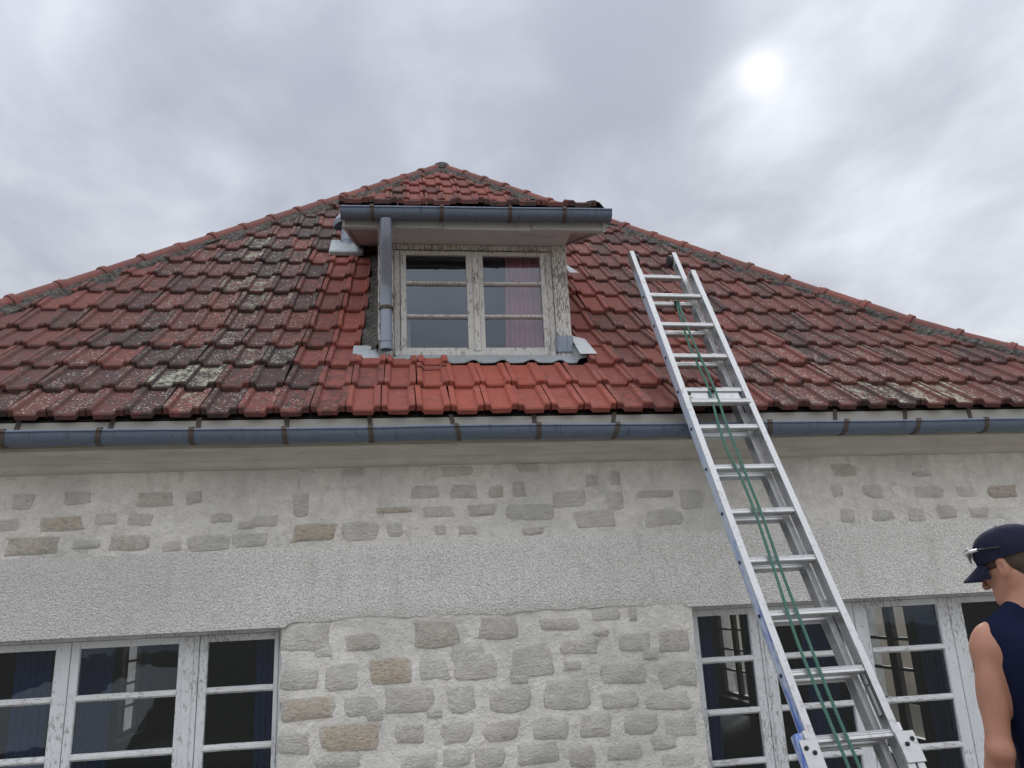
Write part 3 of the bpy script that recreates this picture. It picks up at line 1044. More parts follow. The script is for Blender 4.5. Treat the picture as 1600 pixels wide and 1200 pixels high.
tiles = []
for n in range(0, 19):
    l, r_ = hip_x(n)
    dy, dz_ = prof(n)
    y0, z0 = EAVE_Y + dy, EAVE_Z + dz_
    ang = A1 if n < NB_ else A2
    k0 = int(math.floor((l - 0.6) / TW))
    sh = 0.0135 * min(n, 8) if n < 13 else 0.0
    x = 0.092 + k0 * TW
    while x < r_ + 0.3:
        xt = x + sh * (1 - sst((x - 0.1) / 1.1))
        x += TW
        lo, hi = xt, xt + TW
        l2, r2 = hip_x(min(n + 1.1, NROW))
        if hi < l + 0.015 or lo > r_ - 0.015:
            continue
        cut = []
        if lo < l2 + 0.02:
            cut.append('L')
        if hi > r2 - 0.02:
            cut.append('R')
        # dormer footprint
        if n == 2 and hi > DX0 - 0.02 and lo <= 0.16:
            cut.append('DF')
        if n == 2 and 0.16 < lo and hi < 1.36:
            continue
        if 3 <= n <= 8:
            if lo > DX0 - 0.16 and hi < DX1 + 0.03:
                continue
            if lo < DX0 - 0.09 < hi:
                cut.append('DL')
            elif lo < DX1 + 0.01 < hi:
                cut.append('DR')
            elif DX0 - 0.09 <= lo and hi <= DX1 + 0.01:
                continue
        if n in (9, 10, 11, 12) and DX0 - 0.3 < lo and hi < DX1 + 0.3 and n < 12:
            if lo > DX0 - 0.05 and hi < DX1 + 0.08:
                continue
        rot = random.gauss(0, 0.012)
        M = Matrix.Translation((xt + random.gauss(0, 0.0015), y0 + random.gauss(0, 0.005) * math.cos(ang), z0 + abs(random.gauss(0, 0.002)))) \
            @ Matrix(((1, 0, 0, 0), (0, math.cos(ang), -math.sin(ang), 0), (0, math.sin(ang), math.cos(ang), 0), (0, 0, 0, 1))) \
            @ Matrix.Rotation(rot, 4, 'Z') @ Matrix.Rotation(random.gauss(0, 0.010), 4, 'Y') @ Matrix.Rotation(random.gauss(0, 0.006), 4, 'X')
        pr = project(M @ Vector((0.1, 0.12, 0.01)))
        vis = pr is not None and -25 < pr[0] < 1625 and -20 < pr[1] < 1220
        if vis and 3 <= n and 625 < pr[0] < 865 and pr[1] > 318:
            vis = False
        if vis and n >= 12 and 530 < pr[0] < 945 and pr[1] > 312:
            vis = False
        tiles.append([n, xt, M, cut, vis, 1e9 if pr is None else pr[2], tint(n, xt)])


def clipped(v, f, M, cut):
    bm = bmesh.new()
    vs = [bm.verts.new(p) for p in v]
    for q in f:
        bm.faces.new([vs[i] for i in q])
    Mi = M.inverted()
    R3 = Mi.to_3x3()
    for c_ in cut:
        if c_ == 'L':      # plan line x - y = const along the hip
            co, no = Vector((AX - HALF + 0.05, EAVE_Y, 0)), Vector((-1, 1, 0)).normalized()
        elif c_ == 'R':
            co, no = Vector((AX + HALF - 0.05, EAVE_Y, 0)), Vector((1, 1, 0)).normalized()
        elif c_ == 'DF':
            co, no = Vector((0, 5.075, 0)), Vector((0, 1, 0))
        elif c_ == 'DL':
            co, no = Vector((DX0 - 0.10, 0, 0)), Vector((1, 0, 0))
        else:
            co, no = Vector((DX1 + 0.01, 0, 0)), Vector((-1, 0, 0))
        bmesh.ops.bisect_plane(bm, geom=bm.verts[:] + bm.edges[:] + bm.faces[:], plane_co=Mi @ co, plane_no=R3 @ no, clear_outer=True)
    bm.verts.index_update()
    v2 = [tuple(p.co) for p in bm.verts]
    f2 = [tuple(p.index for p in q.verts) for q in bm.faces]
    bm.free()
    return v2, f2


order = sorted([i for i, q in enumerate(tiles) if q[4]], key=lambda i: tiles[i][5] + (0.4 if tiles[i][3] else 0))
single = set(order[:296])
mass = MB()
mass_c = []
for i, (n, xt, M, cut, vis, dep, tc) in enumerate(tiles):
    k = random.randrange(NV)
    v, f = TV[k]
    if cut:
        v, f = clipped(v, f, M, cut)
        if len(f) < 3:
            continue
    if i in single:
        me = mesh('tile', v, f, 'clay_tile', 30) if cut else TM[k]
        o = link('tile', me, roof, basis=M)
        o.color = tc
    else:
        mass.add([M @ Vector(p) for p in v], f)
        mass_c += [tc] * len(v)
mo = mass.build('tile_mass', 'clay_tile_mass', roof, sharp=30, fix=False)
at_ = mo.data.color_attributes.new('tint', 'FLOAT_COLOR', 'POINT')
at_.data.foreach_set('color', np.array(mass_c, dtype=np.float32).ravel())
mo['kind'] = 'stuff'


# ---- hip tiles and their mortar
def hip_pt(side, d):
    """point on the hip at plan inset d"""
    n1_ = CRS * NB_ * math.cos(A1)
    z = d * math.tan(A1) if d <= n1_ else n1_ * math.tan(A1) + (d - n1_) * math.tan(A2)
    x = AX - HALF + d if side < 0 else AX + HALF - d
    return Vector((x, EAVE_Y + d, EAVE_Z + z))


def hip_tile_mesh(seed, L=0.45):
    r = random.Random(seed)
    v, f = [], []
    seg = 9
    secs = [(-0.012, 0.088, 0.0), (-0.008, 0.097, 0.004), (0.034, 0.097, 0.004), (0.040, 0.083, 0), (L * 0.5, 0.079, 0), (L, 0.074, -0.004)]
    for (s, rad, up) in secs:
        for k in range(seg):
            a = math.radians(-100 + 200 * k / (seg - 1))
            v.append((rad * math.sin(a) * 0.92 + r.uniform(-.001, .001), s + r.uniform(-.002, .002), rad * math.cos(a) * 0.88 + up - 0.012))
    for i in range(len(secs) - 1):
        for k in range(seg - 1):
            f.append((i * seg + k, i * seg + k + 1, (i + 1) * seg + k + 1, (i + 1) * seg + k))
    b = len(v)
    for k in range(seg):           # thickness at the lower end
        a = math.radians(-100 + 200 * k / (seg - 1))
        v.append((0.072 * math.sin(a) * 0.92, -0.010, 0.072 * math.cos(a) * 0.88 - 0.012))
    for k in range(seg - 1):
        f.append((b + k, b + k + 1, k + 1, k))
    return mesh('hip_tile', v, f, 'hip_clay', 40)


HM = [hip_tile_mesh(300 + i) for i in range(4)]
for side in (-1, 1):
    d = 0.02
    while d < HALF - 0.08:
        p = hip_pt(side, d)
        q = hip_pt(side, min(d + 0.22, HALF))
        t_ = (q - p).normalized()
        step = 0.385
        dstep = step * math.hypot(t_.y, 0) / 1.0
        upv = Vector((0, 0, 1))
        rt = t_.cross(upv).normalized()
        nn_ = rt.cross(t_)
        tt = (t_ + nn_ * 0.035).normalized()
        nn2 = rt.cross(tt)
        M = Matrix(((rt.x, tt.x, nn2.x, p.x), (rt.y, tt.y, nn2.y, p.y), (rt.z, tt.z, nn2.z, p.z + 0.012 + random.gauss(0, 0.003)), (0, 0, 0, 1)))
        M = M @ Matrix.Rotation(random.gauss(0, 0.012), 4, 'Z') @ Matrix.Rotation(random.gauss(0, 0.03), 4, 'Y')
        link('hip_tile', random.choice(HM), roof, basis=M)
        d += step * t_.y
    # bedding mortar on the front slope
    sg = -side
    mb = MB()
    rws = []
    N_ = 190
    for i in range(N_ + 1):
        d = (HALF - 0.02) * i / N_
        p = hip_pt(side, d)
        row = []
        for j, (off, hh) in enumerate(((-0.02, 0.060), (0.05, 0.072), (0.10, 0.072), (0.14, 0.062), (0.175, 0.042), (0.20, -0.01))):
            off2 = 0.68 * off * (1 + 0.35 * nz3(d * 4, j, side * 3.0, 1.5)) + 0.03 * nz3(d, j * 0.2, side + 5, 9) * (1 if j > 1 else 0)
            y = p.y - off2 * 0.707
            x = p.x + sg * off2 * 0.707
            z = roof_z(max(y, EAVE_Y)) + hh + 0.016 * nz3(x, y, j * 0.3, 24) + 0.010 * nz3(x, y, 3, 55)
            row.append((x, y, z))
        rws.append(row)
    mb.grid(rws)
    mb.build('hip_mortar', 'mossy_mortar', roof, sharp=60)
# apex cap
p = hip_pt(-1, HALF)
v, f = [], []
rws = []
for i in range(5):
    a = i / 4 * math.pi / 2
    rws.append([(p.x + 0.15 * math.sin(a) * math.cos(b) * (1 + 0.1 * nz3(b, i, 0)), p.y + 0.15 * math.sin(a) * math.sin(b), p.z - 0.06 + 0.145 * math.cos(a) + 0.01 * nz3(b, i, 7)) for b in [2 * math.pi * k / 14 for k in range(14)]])
MB().grid(rws, True).build('apex_mortar', 'mossy_mortar', roof, sharp=60)

# ---- main gutter


def half_round(yc, zc, r, bead):
    """closed (y,z) section of a half-round gutter: rolled bead in front, plain back"""
    out = []
    for k in range(9):                 # bead
        a = math.radians(200 - 300 * k / 8)
        out.append((yc - r + 0.001 + bead * math.cos(a), zc + bead * 0.6 + bead * math.sin(a)))
    inner = [(yc + (r - 0.003) * math.cos(math.radians(180 + 180 * k / 12)), zc + (r - 0.003) * math.sin(math.radians(180 + 180 * k / 12))) for k in range(13)]
    outer = [(yc + r * math.cos(math.radians(360 - 180 * k / 12)), zc + r * math.sin(math.radians(360 - 180 * k / 12))) for k in range(13)]
    return out + inner + outer


GY, GZ, GR = 4.420, 2.632, 0.062
gw = lambda x: (0.0015 * nz3(x, 2, 0, 1.2), -0.0035 * x + 0.006 * nz3(x, 0, 0, 0.9) + 0.002 * nz3(x, 4, 0, 3))
gut = MB()
gxs = [XL - 0.28 + i * 0.12 for i in range(int((XR - XL + 0.56) / 0.12) + 1)]
gut.sweep_x(half_round(GY, GZ, GR, 0.009), gxs, gw)
gutter = gut.build('gutter', 'slate_zinc', house, sharp=40)


def bracket(x, gy, gz, r, top, yb, parent, off=(0, 0), lean=0.0):
    """flat iron strap: down the fascia, round under the gutter and up to a clip over the bead"""
    gy += off[0]
    gz += off[1]
    mb = MB()
    pts = [(yb, top), (yb, gz + 0.004)]
    R_ = r + 0.003
    for k in range(11):
        a = math.radians(360 - 180 * k / 10)
        pts.append((gy + R_ * math.cos(a), gz + R_ * math.sin(a)))
    pts += [(gy - R_ - 0.009, gz + 0.004), (gy - R_ - 0.006, gz + 0.019), (gy - R_ + 0.012, gz + 0.019)]
    w = 0.013
    rows = []
    for i, (y, z) in enumerate(pts):
        a = pts[max(i - 1, 0)]
        b = pts[min(i + 1, len(pts) - 1)]
        dy, dz = b[0] - a[0], b[1] - a[1]
        l = math.hypot(dy, dz) or 1
        ny, nz_ = dz / l * 0.0022, -dy / l * 0.0022
        xo = x + lean * (z - gz)
        rows.append([(xo - w, y + ny, z + nz_), (xo + w, y + ny, z + nz_), (xo + w, y - ny, z - nz_), (xo - w, y - ny, z - nz_)])
    mb.grid(rows, True)
    return mb.build('bracket', 'rusty_iron', parent, sharp=30)


for i in range(-3, 16):
    x = -2.08 + 0.478 * i + random.gauss(0, 0.01)
    if XL - 0.2 < x < XR + 0.2:
        bracket(x, GY, GZ, GR, 2.738, 4.4865, gutter, gw(x), random.uniform(-0.25, 0.25))
for x in (-1.77, 0.16, 1.0, 2.47):           # soldered joints
    mb = MB()
    o_ = gw(x)
    sec = [(GY + o_[0] + (GR + 0.0016) * math.cos(math.radians(a)), GZ + o_[1] + (GR + 0.0016) * math.sin(math.radians(a))) for a in range(180, 361, 15)]
    mb.grid([[(x - 0.012, y, z) for y, z in sec], [(x + 0.012 + 0.01 * random.random(), y, z) for y, z in sec]])
    mb.build('gutter_joint', 'slate_zinc', gutter)

# ---- ground-floor windows


def casement(x0, x1, z0, z1, glass, seams, rails, y, parent, name='window'):
    """outer frame, then a sash, glazing bars and panes for every leaf"""
    fm = MB()
    fm.box(x0, x0 + 0.03, y - 0.01, y + 0.07, z0, z1)
    fm.box(x1 - 0.03, x1, y - 0.01, y + 0.07, z0, z1)
    fm.box(x0 + 0.03, x1 - 0.03, y - 0.008, y + 0.068, z1 - 0.02, z1)
    fm.box(x0 + 0.03, x1 - 0.03, y - 0.03, y + 0.068, z0, z0 + 0.03)
    fo = fm.build(name, 'window_paint', parent, bevel=0.002)
    b = [x0 + 0.032] + seams + [x1 - 0.032]
    zt, zb = z1 - 0.022, z0 + 0.034
    for i, (g0, g1) in enumerate(glass):
        l0, l1 = b[i] + 0.002, b[i + 1] - 0.002
        sm = MB()
        sm.box(l0, g0, y, y + 0.045, zb, zt)
        sm.box(g1, l1, y, y + 0.045, zb, zt)
        sm.box(g0, g1, y + 0.001, y + 0.044, rails[0], zt)
        sm.box(g0, g1, y + 0.001, y + 0.044, zb, rails[-1])
        sm.build('sash', 'window_paint', fo, bevel=0.003)
        edges_ = rails
        for k in range(1, len(edges_) - 1):
            z = edges_[k]
            bar = MB()
            secs = [(y - 0.004, z - 0.007), (y - 0.004, z + 0.007), (y + 0.012, z + 0.018), (y + 0.034, z + 0.018), (y + 0.034, z - 0.018), (y + 0.012, z - 0.018)]
            wob = random.random() * 50
            bar.sweep_x(secs, [g0 + (g1 - g0) * q / 10 for q in range(11)], lambda xx_, w_=wob: (0.0012 * nz3(xx_, w_, 0, 17), 0.0018 * nz3(xx_, w_, 3, 13)))
            bar.build('glazing_bar', 'bar_paint', fo, sharp=40)
        for k in range(len(edges_) - 1):
            za_ = edges_[k] - (0 if k == 0 else 0.018)
            zb_ = edges_[k + 1] + (0 if k == len(edges_) - 2 else 0.018)
            tl = random.gauss(0, 0.0022)
            t2 = random.gauss(0, 0.0022)
            pv = [(g0, y + 0.022 - tl - t2, zb_), (g1, y + 0.022 + tl - t2, zb_), (g1, y + 0.022 + tl + t2, za_), (g0, y + 0.022 - tl + t2, za_)]
            link('pane', mesh('pane', pv, [(0, 1, 2, 3)], 'pane_glass', None), fo)
    return fo


RAILS = [1.522, 1.262, 0.966, 0.688, 0.400, 0.16]
YF = 4.845
casement(WIN[1][0] - 0.005, WIN[1][1], WB, WT - 0.002, [(1.80, 2.132), (2.272, 2.745), (2.92, 3.413), (3.587, 3.94)], [2.187, 2.832, 3.491], RAILS, YF, house)
casement(WIN[0][0], WIN[0][1] + 0.005, WB, WT - 0.002, [(-2.90, -2.55), (-2.38, -1.886), (-1.761, -1.241), (-1.083, -0.721)], [-2.46, -1.807, -1.129], RAILS, YF, house)
for x in (-1.185, 2.235):
    MB().box(x - 0.027, x + 0.027, YF - 0.006, YF - 0.001, WB + 0.04, WT - 0.03).build('cover_strip', 'window_paint', house, bevel=0.002)


def curtain(x0, x1, y, z0, z1, mat, label, folds=5, amp=0.02, taper=0.0):
    mb = MB()
    rows = []
    nx = folds * 8
    for j in range(12):
        u = j / 11
        z = z1 + (z0 - z1) * u
        r = []
        for i in range(nx + 1):
            s = i / nx
            x = x0 + (x1 - x0) * s - taper * u * (1 - s)
            r.append((x, y + amp * math.sin(s * folds * 2 * math.pi + 0.6 * math.sin(3 * u)) * (0.6 + 0.4 * u) + 0.006 * nz3(x, z, y, 6), z))
        rows.append(r)
    mb.grid(rows)
    me_o = mb.build('curtain', mat, None, sharp=None)
    me_o.data.polygons.foreach_set('use_smooth', [True] * len(me_o.data.polygons))
    tag(me_o, label, 'curtain', 'curtains behind the window panes')
    return me_o


curtain(1.80, 2.00, 5.16, 0.06, 1.62, 'blue_curtain', 'dark blue curtain at the stone edge, left of the ladder')
curtain(3.46, 3.64, 5.16, 0.06, 1.62, 'blue_curtain', 'dark blue curtain between the ladder and the man')
curtain(2.62, 2.84, 5.16, 0.06, 1.62, 'blue_curtain', 'dark blue curtain seen between the ladder rails')
curtain(-0.87, -0.70, 5.16, 0.06, 1.62, 'blue_curtain', 'blue curtain at the right end of the left window')
curtain(-1.90, -1.68, 5.16, 0.06, 1.62, 'blue_curtain', 'dark blue curtain in the middle leaf of the left window')
curtain(-2.22, -2.02, 5.16, 0.06, 1.62, 'blue_curtain', 'dark blue curtain in the left window, nearest the picture edge')

# ---- dormer
dm = MB()
ydn = DY + 0.10
# posts, head beam and sill beam
dm.box(DX0, DX0 + 0.11, DY, DY + 0.10, DSILL - 0.05, DSOF)
dm.box(DX1 - 0.11, DX1, DY, DY + 0.10, DSILL - 0.05, DSOF)
dm.box(DX0 + 0.11, DX1 - 0.11, DY + 0.012, DY + 0.10, 4.155, DSOF)
dormer = dm.build('dormer', 'dormer_worn', house, bevel=0.004)
# cheeks, closing down to the roof
for x0, x1 in ((DX0 + 0.004, DX0 + 0.05), (DX1 - 0.05, DX1 - 0.004)):
    mb = MB()
    pts = [(DY + 0.10, roof_z(DY + 0.10) - 0.12), (DY + 0.10, DSOF + 0.03), (7.0, 5.0)]
    pts += [(7.0, roof_z(7.0) - 0.1)]
    v = [(x0, y, z) for y, z in pts] + [(x1, y, z) for y, z in pts]
    mb.add(v, [(0, 1, 2, 3), (7, 6, 5, 4), (0, 4, 5, 1), (1, 5, 6, 2), (2, 6, 7, 3), (3, 7, 4, 0)])
    mb.build('cheek', 'old_wood', dormer)
# window frame and two sashes
fz0, fz1 = 3.352, 4.150
mb = MB()
mb.box(DX0 + 0.112, 0.005, DY + 0.02, DY + 0.09, fz0, fz1)
mb.box(1.068, DX1 - 0.112, DY + 0.02, DY + 0.09, fz0, fz1)
mb.box(0.005, 1.068, DY + 0.022, DY + 0.088, 4.140, fz1)
mb.box(-0.03, 1.10, DY - 0.012, DY + 0.088, 3.335, fz0 + 0.016)
mb.build('window_frame', 'dormer_paint', dormer, bevel=0.003)
gl_d = [(0.048, 0.480), (0.602, 1.025)]
sash_x = [(0.008, 0.545), (0.549, 1.066)]
dz_ = [4.110, 3.892, 3.638, 3.400]
for (l0, l1), (g0, g1) in zip(sash_x, gl_d):
    sm = MB()
    sm.box(l0, g0, DY + 0.004, DY + 0.05, fz0 + 0.018, 4.138)
    sm.box(g1, l1, DY + 0.004, DY + 0.05, fz0 + 0.018, 4.138)
    sm.box(g0, g1, DY + 0.005, DY + 0.049, dz_[0], 4.138)
    sm.box(g0, g1, DY + 0.005, DY + 0.049, fz0 + 0.018, dz_[3])
    sm.build('sash', 'dormer_paint', dormer, bevel=0.003)
    for z in dz_[1:3]:
        bar = MB()
        secs = [(DY, z - 0.006), (DY, z + 0.006), (DY + 0.014, z + 0.014), (DY + 0.036, z + 0.014), (DY + 0.036, z - 0.014), (DY + 0.014, z - 0.014)]
        bar.sweep_x(secs, [g0 + (g1 - g0) * q / 8 for q in range(9)], lambda xx_: (0, 0.0016 * nz3(xx_, z, 3, 13)))
        bar.build('glazing_bar', 'dormer_paint', dormer, sharp=40)
    for k in range(3):
        za_, zb_ = dz_[k] - (0.014 if k else 0), dz_[k + 1] + (0.014 if k < 2 else 0)
        t2 = random.gauss(0, 0.0015)
        link('pane', mesh('pane', [(g0, DY + 0.027 - t2, zb_), (g1, DY + 0.027 - t2, zb_), (g1, DY + 0.027 + t2, za_), (g0, DY + 0.027 + t2, za_)], [(0, 1, 2, 3)], 'old_pane_glass', None), dormer)
mb = MB()
mb.box(0.526, 0.566, DY - 0.010, DY + 0.003, fz0 + 0.02, 4.13)
mb.build('cover_strip', 'dormer_worn', dormer, bevel=0.004)
# eaves: soffit boards, fascia and roof
SX0, SX1 = -0.36, 1.435
mb = MB()
mb.box(DX0, DX1, 4.975, DY + 0.10, DSOF + 0.002, DSOF + 0.03)
mb.build('soffit', 'dormer_board', dormer, bevel=0.002)
for k, (a, b, dz2) in enumerate(((SX0, 0.30, 0.0), (0.303, 0.92, -0.006), (0.923, SX1, 0.004))):
    mb = MB()
    mb.box(a, b, 4.930, 4.973, 4.172 + dz2, 4.312)
    mb.build('fascia_board', 'dormer_board', dormer, bevel=0.003)
for x, sgn in ((SX0, -1), (SX1, 1)):
    mb = MB()         # weathered barge piece closing the eaves
    x0, x1 = (x - 0.022, x) if sgn < 0 else (x, x + 0.022)
    pts = [(4.935, 4.168), (7.15, 5.050), (7.15, 5.24), (4.88, 4.306)]
    v = [(x0, y, z) for y, z in pts] + [(x1, y, z) for y, z in pts]
    n_ = len(pts)
    mb.add(v, [tuple(range(n_)), tuple(reversed(range(n_, 2 * n_)))] + [(k, k + n_, (k + 1) % n_ + n_, (k + 1) % n_) for k in range(n_)])
    mb.build('barge_board', 'dormer_board', dormer)
for x0, x1 in ((SX0, DX0), (DX1, SX1)):
    mb = MB()         # boarding between the dormer side and the barge piece
    pts = [(4.975, DSOF + 0.002), (7.12, 5.055), (7.12, 5.085), (4.975, DSOF + 0.032)]
    v = [(x0 + 0.001, y, z) for y, z in pts] + [(x1 - 0.001, y, z) for y, z in pts]
    mb.add(v, [(0, 1, 2, 3), (7, 6, 5, 4), (0, 4, 5, 1), (1, 5, 6, 2), (2, 6, 7, 3), (3, 7, 4, 0)])
    mb.build('verge_soffit', 'dormer_board', dormer)
mb = MB()
ye = 7.25
mb.add([(SX0 - 0.02, 4.90, DR_Z0 - 0.002), (SX1 + 0.02, 4.90, DR_Z0 - 0.002), (SX1 + 0.02, ye, DR_Z0 + (ye - 4.9) * DR_T), (SX0 - 0.02, ye, DR_Z0 + (ye - 4.9) * DR_T)], [(0, 1, 2, 3)])
mb.build('roof_boards', 'roof_deck', dormer, sharp=None)
dang = math.atan(DR_T)
dk = MB()
dkc = []
for n in range(6):
    s = n * CRS
    y0, z0 = DR_Y0 + s * math.cos(dang), DR_Z0 + s * math.sin(dang)
    x = -0.405
    while x < 1.36:
        M = Matrix.Translation((x + random.gauss(0, 0.004), y0 + random.gauss(0, 0.006), z0 + abs(random.gauss(0, 0.004)))) \
            @ Matrix(((1, 0, 0, 0), (0, math.cos(dang), -math.sin(dang), 0), (0, math.sin(dang), math.cos(dang), 0), (0, 0, 0, 1))) \
            @ Matrix.Rotation(random.gauss(0, 0.02), 4, 'Z') @ Matrix.Rotation(random.gauss(0, 0.018), 4, 'Y')
        k = random.randrange(NV)
        tc = (0.75 + 0.25 * random.random(), 0.25 + 0.3 * random.random() + (0.4 if x > 1.1 else 0), 0.15, 1)
        if n == 0:
            o = link('eave_tile', TM[k], dormer, basis=M)
            o.color = tc
        else:
            dk.add([M @ Vector(p) for p in TV[k][0]], TV[k][1])
            dkc += [tc] * len(TV[k][0])
        x += TW
do_ = dk.build('tile_mass', 'clay_tile_mass', dormer, sharp=30, fix=False)
at_ = do_.data.color_attributes.new('tint', 'FLOAT_COLOR', 'POINT')
at_.data.foreach_set('color', np.array(dkc, dtype=np.float32).ravel())
do_['kind'] = 'stuff'
# mortar on the right-hand verge
mb = MB()
rws = []
for i in range(30):
    u = i / 29
    y = 4.86 + u * 1.6
    z = DR_Z0 + (y - DR_Y0) * DR_T
    rws.append([(SX1 - 0.16 + 0.03 * nz3(u * 9, j, 2), y, z + 0.02 + hh + 0.012 * nz3(u * 20, j * 2, 0)) if j == 0 else (SX1 - 0.16 + j * 0.045, y, z + 0.02 + hh + 0.014 * nz3(u * 20, j * 2, 0)) for j, hh in enumerate((0.0, 0.035, 0.045, 0.03, -0.03))])
MB().grid(rws).build('verge_mortar', 'mossy_mortar', dormer, sharp=60)
# zinc gutter of the dormer
DGY, DGZ, DGR = 4.862, 4.258, 0.059
dgw = lambda x: (0.0, 0.0125 * (x - 0.5) + 0.002 * nz3(x, 0, 3, 2))
mb = MB()
sec = half_round(DGY, DGZ, DGR, 0.009)
mb.sweep_x(sec, [-0.385 + 1.865 * i / 24 for i in range(25)], dgw)
dgut = mb.build('gutter', 'slate_zinc', dormer, sharp=40)
for x in (-0.385, 1.478):
    mb = MB()
    o_ = dgw(x)
    pts = [(DGY + (DGR - 0.001) * math.cos(math.radians(a)), DGZ + o_[1] + (DGR - 0.001) * math.sin(math.radians(a))) for a in range(180, 361, 15)]
    v = [(x - 0.0015, y, z) for y, z in pts] + [(x + 0.0015, y, z) for y, z in pts]
    n_ = len(pts)
    mb.add(v, [tuple(range(n_)), tuple(reversed(range(n_, 2 * n_)))])
    mb.build('gutter_end', 'slate_zinc', dormer)
for x in (-0.178, 0.29, 0.758, 1.141):
    o_ = dgw(x)
    bracket(x, DGY, DGZ, DGR, 4.325, DGY + DGR + 0.004, dormer, o_, random.uniform(-0.1, 0.1))
# downpipe with its swan neck, collar and open end
path = [(-0.088, 4.862, 4.20), (-0.088, 4.862, 4.11), (-0.088, 4.868, 4.07), (-0.089, 4.89, 4.02), (-0.09, 4.925, 3.96), (-0.092, 4.96, 3.90), (-0.093, 4.978, 3.85), (-0.093, 4.983, 3.80), (-0.092, 4.984, 3.60), (-0.091, 4.985, 3.44), (-0.091, 4.985, 3.352)]
path = [(x, y + (0.14 if i > 6 else 0.14 * i / 7), z) for i, (x, y, z) in enumerate(path)]
mb = MB()
mb.tube(path, [0.040, 0.040, 0.041, 0.041, 0.041, 0.041, 0.041, 0.041, 0.040, 0.040, 0.041], 18, caps=False)
b = len(mb.v)
mb.tube(list(reversed(path[-3:])), 0.037, 18, caps=False)
pipe = mb.build('downpipe', 'pipe_zinc', dormer, sharp=50, fix=False)
for z, hh, rr_, mt in ((3.652, 0.010, 0.050, 'rusty_iron'), (3.845, 0.003, 0.0435, 'pipe_zinc'), (3.41, 0.003, 0.0435, 'pipe_zinc')):
    mb = MB()
    mb.tube([(-0.092, 5.124, z - hh), (-0.092, 5.124, z + hh)], rr_, 18)
    if mt == 'rusty_iron':
        mb.box(-0.10, -0.084, 5.124, 5.225, z - 0.006, z + 0.006)
    mb.build('pipe_clamp', mt, dormer, sharp=40)
# apron of zinc dressed over the tiles
mb = MB()
rws = []
ax0, ax1 = -0.315, 1.335
for i in range(67):
    u = i / 66
    x = ax0 + (ax1 - ax0) * u
    ph = ((x - 0.092) / TW) % 1.0
    wave = 0.022 * sst((0.5 - abs(ph - 0.5)) * 5 - 0.3)
    side = max(0, (-0.03 - x)) + max(0, x - 1.10)
    y1 = 5.055 + 0.006 * nz3(x, 0, 0, 7) + 0.10 * side
    zf = 3.262 - wave + 0.012 * nz3(x, 2, 0, 5)
    if x < 0.22 or x > 1.22:
        zf = max(zf, roof_z(y1) + 0.046 - wave * 0.5)
    zb_ = 3.338
    if x < -0.04 or x > 1.11:
        zb_ = 3.338 - 0.02
    zm = 3.315 - wave * 0.3
    if x < DX0 or x > DX1:
        zb_, zm = roof_z(DY - 0.016) + 0.055, roof_z(5.14) + 0.050
    rws.append([(x, DY + 0.02, zb_ + 0.02), (x, DY - 0.016, zb_), (x, 5.14, zm), (x, y1, zf), (x, y1 + 0.002, zf - 0.008)])
mb.grid(rws)
mb.build('apron_flashing', 'pale_zinc', dormer, sharp=60)
mb = MB()
mb.box(1.105, 1.232, DY - 0.012, DY + 0.06, 3.36, 3.485)
mb.build('corner_flashing', 'pipe_zinc', dormer, bevel=0.004)
mb = MB()
mb.add([(1.228, 5.02, 3.285), (1.36, 5.06, 3.30), (1.34, 5.30, 3.49), (1.228, 5.30, 3.52), (1.228, 5.18, 3.42)], [(0, 1, 2, 3, 4)])
mb.build('step_flashing', 'pale_zinc', dormer)
# zinc saddle at the head of the right-hand cheek
mb = MB()
sy = 6.55
sz = roof_z(sy) + 0.05
mb.add([(1.24, sy - 0.10, sz - 0.10), (1.62, sy - 0.10, sz - 0.12), (1.66, sy - 0.105, sz - 0.16), (1.24, sy - 0.105, sz - 0.14), (1.24, sy + 0.14, sz + 0.12), (1.47, sy + 0.14, sz + 0.14)], [(0, 1, 5, 4), (0, 3, 2, 1)])
mb.build('saddle_flashing', 'pale_zinc', dormer)
# mortar fillet down the left-hand cheek
mb = MB()
rws = []
for i in range(60):
    u = i / 59
    y = 5.16 + u * 1.55
    row = []
    for j, (off, hh) in enumerate(((0.005, 0.10), (-0.03, 0.06), (-0.07, 0.045), (-0.11, 0.034), (-0.135, 0.0))):
        x = DX0 + off + 0.012 * nz3(y, j, 0, 7) * (j > 0)
        row.append((x, y, roof_z(y) + hh + 0.010 * nz3(x, y, j, 22)))
    rws.append(row)
mb.grid(rws)
mb.build('mortar_fillet', 'mossy_mortar', dormer, sharp=60)
# a slipped, broken tile below the apron
for (x, y, z, rz) in ((0.115, 4.962, 3.136, 0.10),):
    M = Matrix.Translation((x, y, z)) @ Matrix(((1, 0, 0, 0), (0, math.cos(A1), -math.sin(A1), 0), (0, math.sin(A1), math.cos(A1), 0), (0, 0, 0, 1))) @ Matrix.Rotation(rz, 4, 'Z')
    bm = bmesh.new()
    vs = [bm.verts.new(p_) for p_ in TV[2][0]]
    for q in TV[2][1]:
        bm.faces.new([vs[i] for i in q])
    bmesh.ops.bisect_plane(bm, geom=bm.verts[:] + bm.edges[:] + bm.faces[:], plane_co=(0.1, 0.05, 0), plane_no=Vector((0.3, 1, 0)).normalized(), clear_outer=True)
    me = bpy.data.meshes.new('broken_tile')
    bm.to_mesh(me)
    bm.free()
    me.materials.append(MATS['clay_tile'])
    o = link('broken_tile', me, dormer, basis=M)
    o.color = (0.4, 0.25, 0.0, 1)
